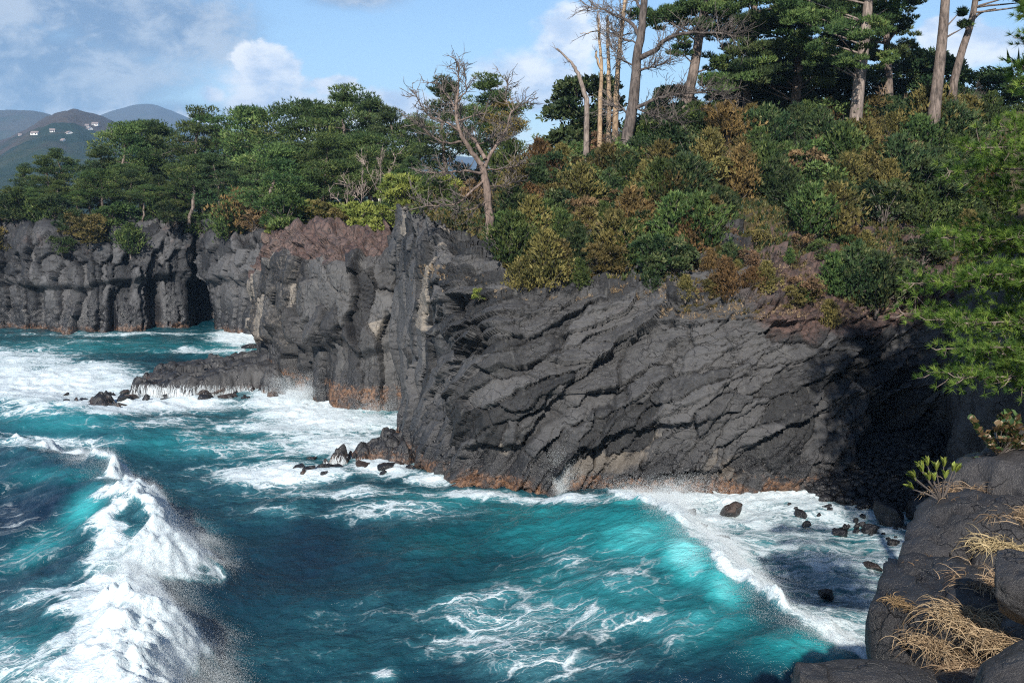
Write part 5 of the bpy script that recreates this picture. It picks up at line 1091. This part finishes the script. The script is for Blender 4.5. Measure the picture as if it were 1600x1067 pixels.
def grass(px, py, n, h, label, seed, mat=M_STRAW, droop=.9, w=.0032, spread=.30):
    p, nn = near_hit(px, py); rg = np.random.default_rng(seed)
    if p is None: return
    m = MB()
    for k in range(int(n * 1.4)):
        a = rg.uniform(0, 6.28); b = np.array([rg.normal(0, spread * .45), rg.normal(0, spread * .35), -.03]); L = h * .82 * rg.uniform(.4, 1.15); d = unit(np.array([math.cos(a) * .6, math.sin(a) * .6, 1.0])); pts = [b]
        dr = droop * rg.uniform(.4, 1.5)
        for s in range(6): d = unit(d + np.array([math.cos(a) * .25, math.sin(a) * .25, -.32 * dr]) + rg.normal(0, .22, 3)); pts.append(pts[-1] + d * L / 6)
        m.tube(np.array(pts), w * np.array([1, 1, .95, .85, .7, .5, .2]), 3, rg.random())
    t = obj('grass_tuft', m.mesh('grass_tuft', mat)); t.location = p; tag(t, label, 'grass')
grass(1500, 765, 190, .30, 'dry grass tuft hanging beside the small spoon-leaved shrub', 1, droop=1.4)
grass(1572, 850, 420, .42, 'tall straw grass tuft spreading over the middle of the rock', 2, droop=.9)
grass(1545, 905, 380, .36, 'matted straw grass in the crack below the tall tuft', 3, droop=1.5)
grass(1510, 955, 420, .36, 'tangled straw grass filling the hollow of the rock', 4, droop=1.4); grass(1560, 985, 420, .34, 'thick straw grass at the base of the tilted slab', 5, droop=1.2)
grass(1470, 1000, 300, .30, 'straw grass hanging over the lower rock edge', 6, droop=1.3); grass(1530, 1040, 420, .32, 'lowest straw grass clump beside the dark slab', 7, droop=1.1); grass(1590, 1010, 300, .32, 'straw grass clump between the two slabs', 11, droop=1.1)
grass(1418, 935, 260, .16, 'small brown dead tuft on the rock face', 8, M_BROWN, 1.2, .004, .2); grass(1448, 872, 160, .12, 'tiny brown tuft at the rock shoulder', 9, M_BROWN, 1.2, .004, .15)
grass(1590, 800, 200, .34, 'straw grass tuft under the hollowed block', 10, droop=1.2)
# spoon-leaved shrublet on the edge
def leaf_shape(L, w, n=5, cup=.15):
    V = [(0, 0, 0)]; 
    for k in range(1, n): f = k / n; ww = w * math.sin(math.pi * f**.8)**.8; V += [(-ww, f * L, cup * ww), (0, f * L, -cup * L * f * f), (ww, f * L, cup * ww)]
    V.append((0, L, -cup * L)); Fc = [(0, 2, 1), (0, 3, 2)]
    for k in range(n - 2):
        a = 1 + 3 * k; Fc += [(a, a + 1, a + 4), (a, a + 4, a + 3), (a + 1, a + 2, a + 5), (a + 1, a + 5, a + 4)]
    a = 1 + 3 * (n - 2); e = len(V) - 1; Fc += [(a, a + 1, e), (a + 1, a + 2, e)]; return np.array(V), np.array(Fc)
def shrublet(px, py, label, name, twigs, leafL, leafW, mat, seed, per, whorl, cat='plant', Yoff=None):
    p, nn = near_hit(px, py) if Yoff is None else (Vector(at(px, py, Yoff)), None); rg = np.random.default_rng(seed); t = thing(name, label, cat, tuple(p)); st = MB(); LM = []
    for v in range(4):
        V, Fc = leaf_shape(leafL, leafW); m = MB(); m.add(V, Fc, rg.uniform(.1, 1.0)); LM.append(m.mesh('leaf', mat, True))
    for tip in twigs:
        tip = np.array(tip); q = catmull(np.array([(0, 0, -.05), tip * [.35, .35, .25], tip]), np.linspace(0, 2, 7)); st.tube(q, np.linspace(.009, .005, 7), 4)
        for k in range(per):
            f = 1 - rg.uniform(0, .4 if not whorl else .10); b = q[-1] * f + q[3] * (1 - f); a = k * 2.4 + rg.normal(0, .3)
            d = unit(unit(q[-1] - q[-3]) * (1.1 if whorl else .3) + np.array([math.cos(a), math.sin(a), .25]) * .6 + np.array([0, 0, .45]))
            o = obj('leaf', LM[k % 4], None, t); o.location = tuple(b); o.rotation_mode = 'QUATERNION'; o.rotation_quaternion = Vector(d).to_track_quat('Y', 'Z') @ Matrix.Rotation(rg.uniform(-.6, .6), 4, 'Y').to_quaternion(); s = rg.uniform(.7, 1.2); o.scale = (s, s, s)
    obj('stems', st.mesh('stems', M_TWIG), None, t)
shrublet(1472, 778, 'small spoon-leaved shrub with bright green finger leaves at the rock edge', 'leafy_shrub', [(-.30, .05, .22), (-.24, 0, .30), (-.14, .1, .34), (-.33, 0, .10), (-.06, .05, .30), (.04, .1, .34), (.10, 0, .31), (-.18, -.05, .22), (.16, .05, .28), (-.10, .0, .20), (-.27, .1, .17), (.0, -.05, .24), (-.20, .1, .30)], .105, .014, M_SPOON, 3, 18, True)
rg = np.random.default_rng(8)
shrublet(1560, 690, 'glossy round-leaved shrub on top of the hollowed block', 'leafy_shrub', [(rg.uniform(-.30, .5), rg.uniform(-.3, .2), rg.uniform(.06, .46)) for _ in range(46)] + [(-.30, -.05, -.12), (-.26, 0, -.26), (-.22, 0, -.38)], .082, .034, M_GLOSSY, 4, 14, False)

# ---- near pine: trunk out of frame, boughs reaching in
t = thing('pine_tree', 'near pine whose bright green boughs hang over the cove from the right', 'tree', (15.6, 19.5, 13.0)); base = np.array([15.6, 19.5, 13.0]); rg = np.random.default_rng(15)
tr = MB(); fo = MB(); trunk = np.array([(0, 0, -.6), (-.2, 0, 2.5), (-.5, .1, 5), (-.4, .2, 8), (.2, .3, 11), (.4, .3, 15)]); tq = catmull(trunk, np.linspace(0, 5, 24)); tr.tube(tq, np.linspace(.30, .08, 24), 9)
def shoot(c, d, n=1):
    k = 34; fo.blades(np.repeat(c[None], 1, 0) + d * 0, d[None], .15, .011, k, .55, rg, np.array([rg.uniform(.1, .9)]))
def bough(p0, tip, nsh, r=.05, tw=.5):
    q = catmull(np.array([p0, p0 * .5 + tip * .5 + [0, 0, .25], tip]), np.linspace(0, 2, 11)); tr.tube(q, np.linspace(r, .012, 11), 5); ax = unit(tip - p0)
    for k in range(nsh):
        f = rg.uniform(.30, 1)**.7 * 9.99; i = int(f); b = q[i] + (q[min(i + 1, 10)] - q[i]) * (f - i); wd = tw * (1.15 - f / 11)
        c = b + rg.normal(0, 1, 3) * np.array([wd, wd, wd * .75]); d = unit(ax * .7 + (c - b) * .8 + np.array([0, 0, .55]) + rg.normal(0, .25, 3))
        if k % 3 == 0: tr.tube([b, (b + c) / 2 + [0, 0, -.04], c], [.012, .009, .006], 3)
        shoot(c, d)
TIPS = [(1482, 268, 19, 60), (1512, 232, 18.5, 60), (1560, 205, 18.5, 80), (1590, 240, 18, 80), (1530, 300, 19.5, 70), (1590, 310, 19, 90), (1446, 362, 20.5, 60), (1470, 372, 20, 70), (1500, 395, 20.5, 80), (1540, 380, 20, 90), (1580, 370, 19.5, 90), (1416, 443, 21, 60), (1450, 440, 20.5, 80), (1490, 440, 20, 90), (1530, 430, 19.5, 90), (1570, 440, 20.5, 90), (1412, 490, 21, 50), (1445, 500, 20.5, 80), (1490, 505, 20, 90), (1540, 500, 20.5, 100), (1585, 500, 20, 100), (1470, 545, 20, 70), (1520, 550, 20.5, 90), (1570, 555, 20, 100), (1455, 582, 20.5, 60), (1500, 590, 20, 80), (1550, 595, 20.5, 90), (1590, 590, 20, 90), (1600, 20, 19, 90), (1590, 60, 20, 60), (1610, 130, 19, 90), (1580, 110, 21, 50), (1600, 430, 19, 90), (1600, 560, 19.5, 90)]
for px, py, Y, n in TIPS:
    tip = at(px, py, Y) - base; zz = np.clip(tip[2] - .4, .2, 14); p0 = np.array([np.interp(zz, tq[:, 2], tq[:, c]) for c in range(3)]); bough(p0, tip, int(n * 2.4), .05, .55)
for k in range(46):                              # the rest of the crown, right of and above the view
    zc = rg.uniform(3, 15.5); a = rg.uniform(-2.0, 2.6); L = rg.uniform(2.0, 4.2) * (1.15 - zc / 22); p0 = np.array([np.interp(zc, tq[:, 2], tq[:, c]) for c in range(3)])
    if math.cos(a) < -.2 and zc < 9.5: continue
    bough(p0, p0 + np.array([math.cos(a) * L, math.sin(a) * L, .4]), 60, .05, .7)
obj('trunk', tr.mesh('trunk', M_BARK), None, t); obj('crown', fo.mesh('crown', M_NEARPINE), None, t)
# ---- unseen pines added right of the view to shade the cove and wall
for k, (x, y, s, v) in enumerate([(17.8, 23.8, 1.4, 2), (20.5, 28, 1.38, 0), (22.5, 33, 1.3, 4), (24, 19, 1.2, 2), (23.5, 27, 1.15, 0), (25.5, 39, 1.25, 2), (28, 41, 1.05, 0), (29, 31, 1.1, 4), (31, 48, 1., 2), (28, 22, 1.15, 1), (33, 38, 1.1, 0), (35, 56, .9, 2), (30, 12, 1.1, 3)]):
    z = 13.5 if y < 20 else ground(x, y); plant('pine%d' % v, 'pine_tree', 'unseen pine added on the headland to shade the right of the cove', 'tree', (x, y, z - .3), s, None, 'unseen pines added on the right headland for shade')
# headland ground under those pines
hx, hy = np.meshgrid(np.linspace(15.5, 60, 60), np.linspace(-14, 24, 50)); hz = 13.4 + .06 * (hx - 9) + .4 * fbm(np.stack([hx, hy, 0 * hx], -1) * .2, 3, 3) - 3 * sstep(hy, 20, 27) * (1 - sstep(hx, 16, 24))
o = obj('headland_ground', mk_mesh('headland_ground', np.stack([hx, hy, hz], -1).reshape(-1, 3), grid_faces(*hx.shape)), M_SOIL); tag(o, kind='structure')

# ------------------------------------------------------------------ haze
m, g = new_mat('haze_air'); pv = g.n('ShaderNodeVolumePrincipled'); pv.inputs['Color'].default_value = (.38, .64, 1.0, 1); pv.inputs['Density'].default_value = 1.15e-4; pv.inputs['Anisotropy'].default_value = 0.0
oo = g.n('ShaderNodeOutputMaterial'); g.link(pv.outputs[0], oo.inputs['Volume'])
x0, x1, y0, y1, z0, z1 = -4000, 4000, -70, 8200, -5, 700
V = [(x, y, z) for z in (z0, z1) for y in (y0, y1) for x in (x0, x1)]
o = obj('haze', mk_mesh('haze', V, [(0, 2, 3, 1), (4, 5, 7, 6), (0, 1, 5, 4), (2, 6, 7, 3), (0, 4, 6, 2), (1, 3, 7, 5)], None, False), m); tag(o, 'thin blue haze in the air over the sea and the far hills', 'haze', None, 'stuff')
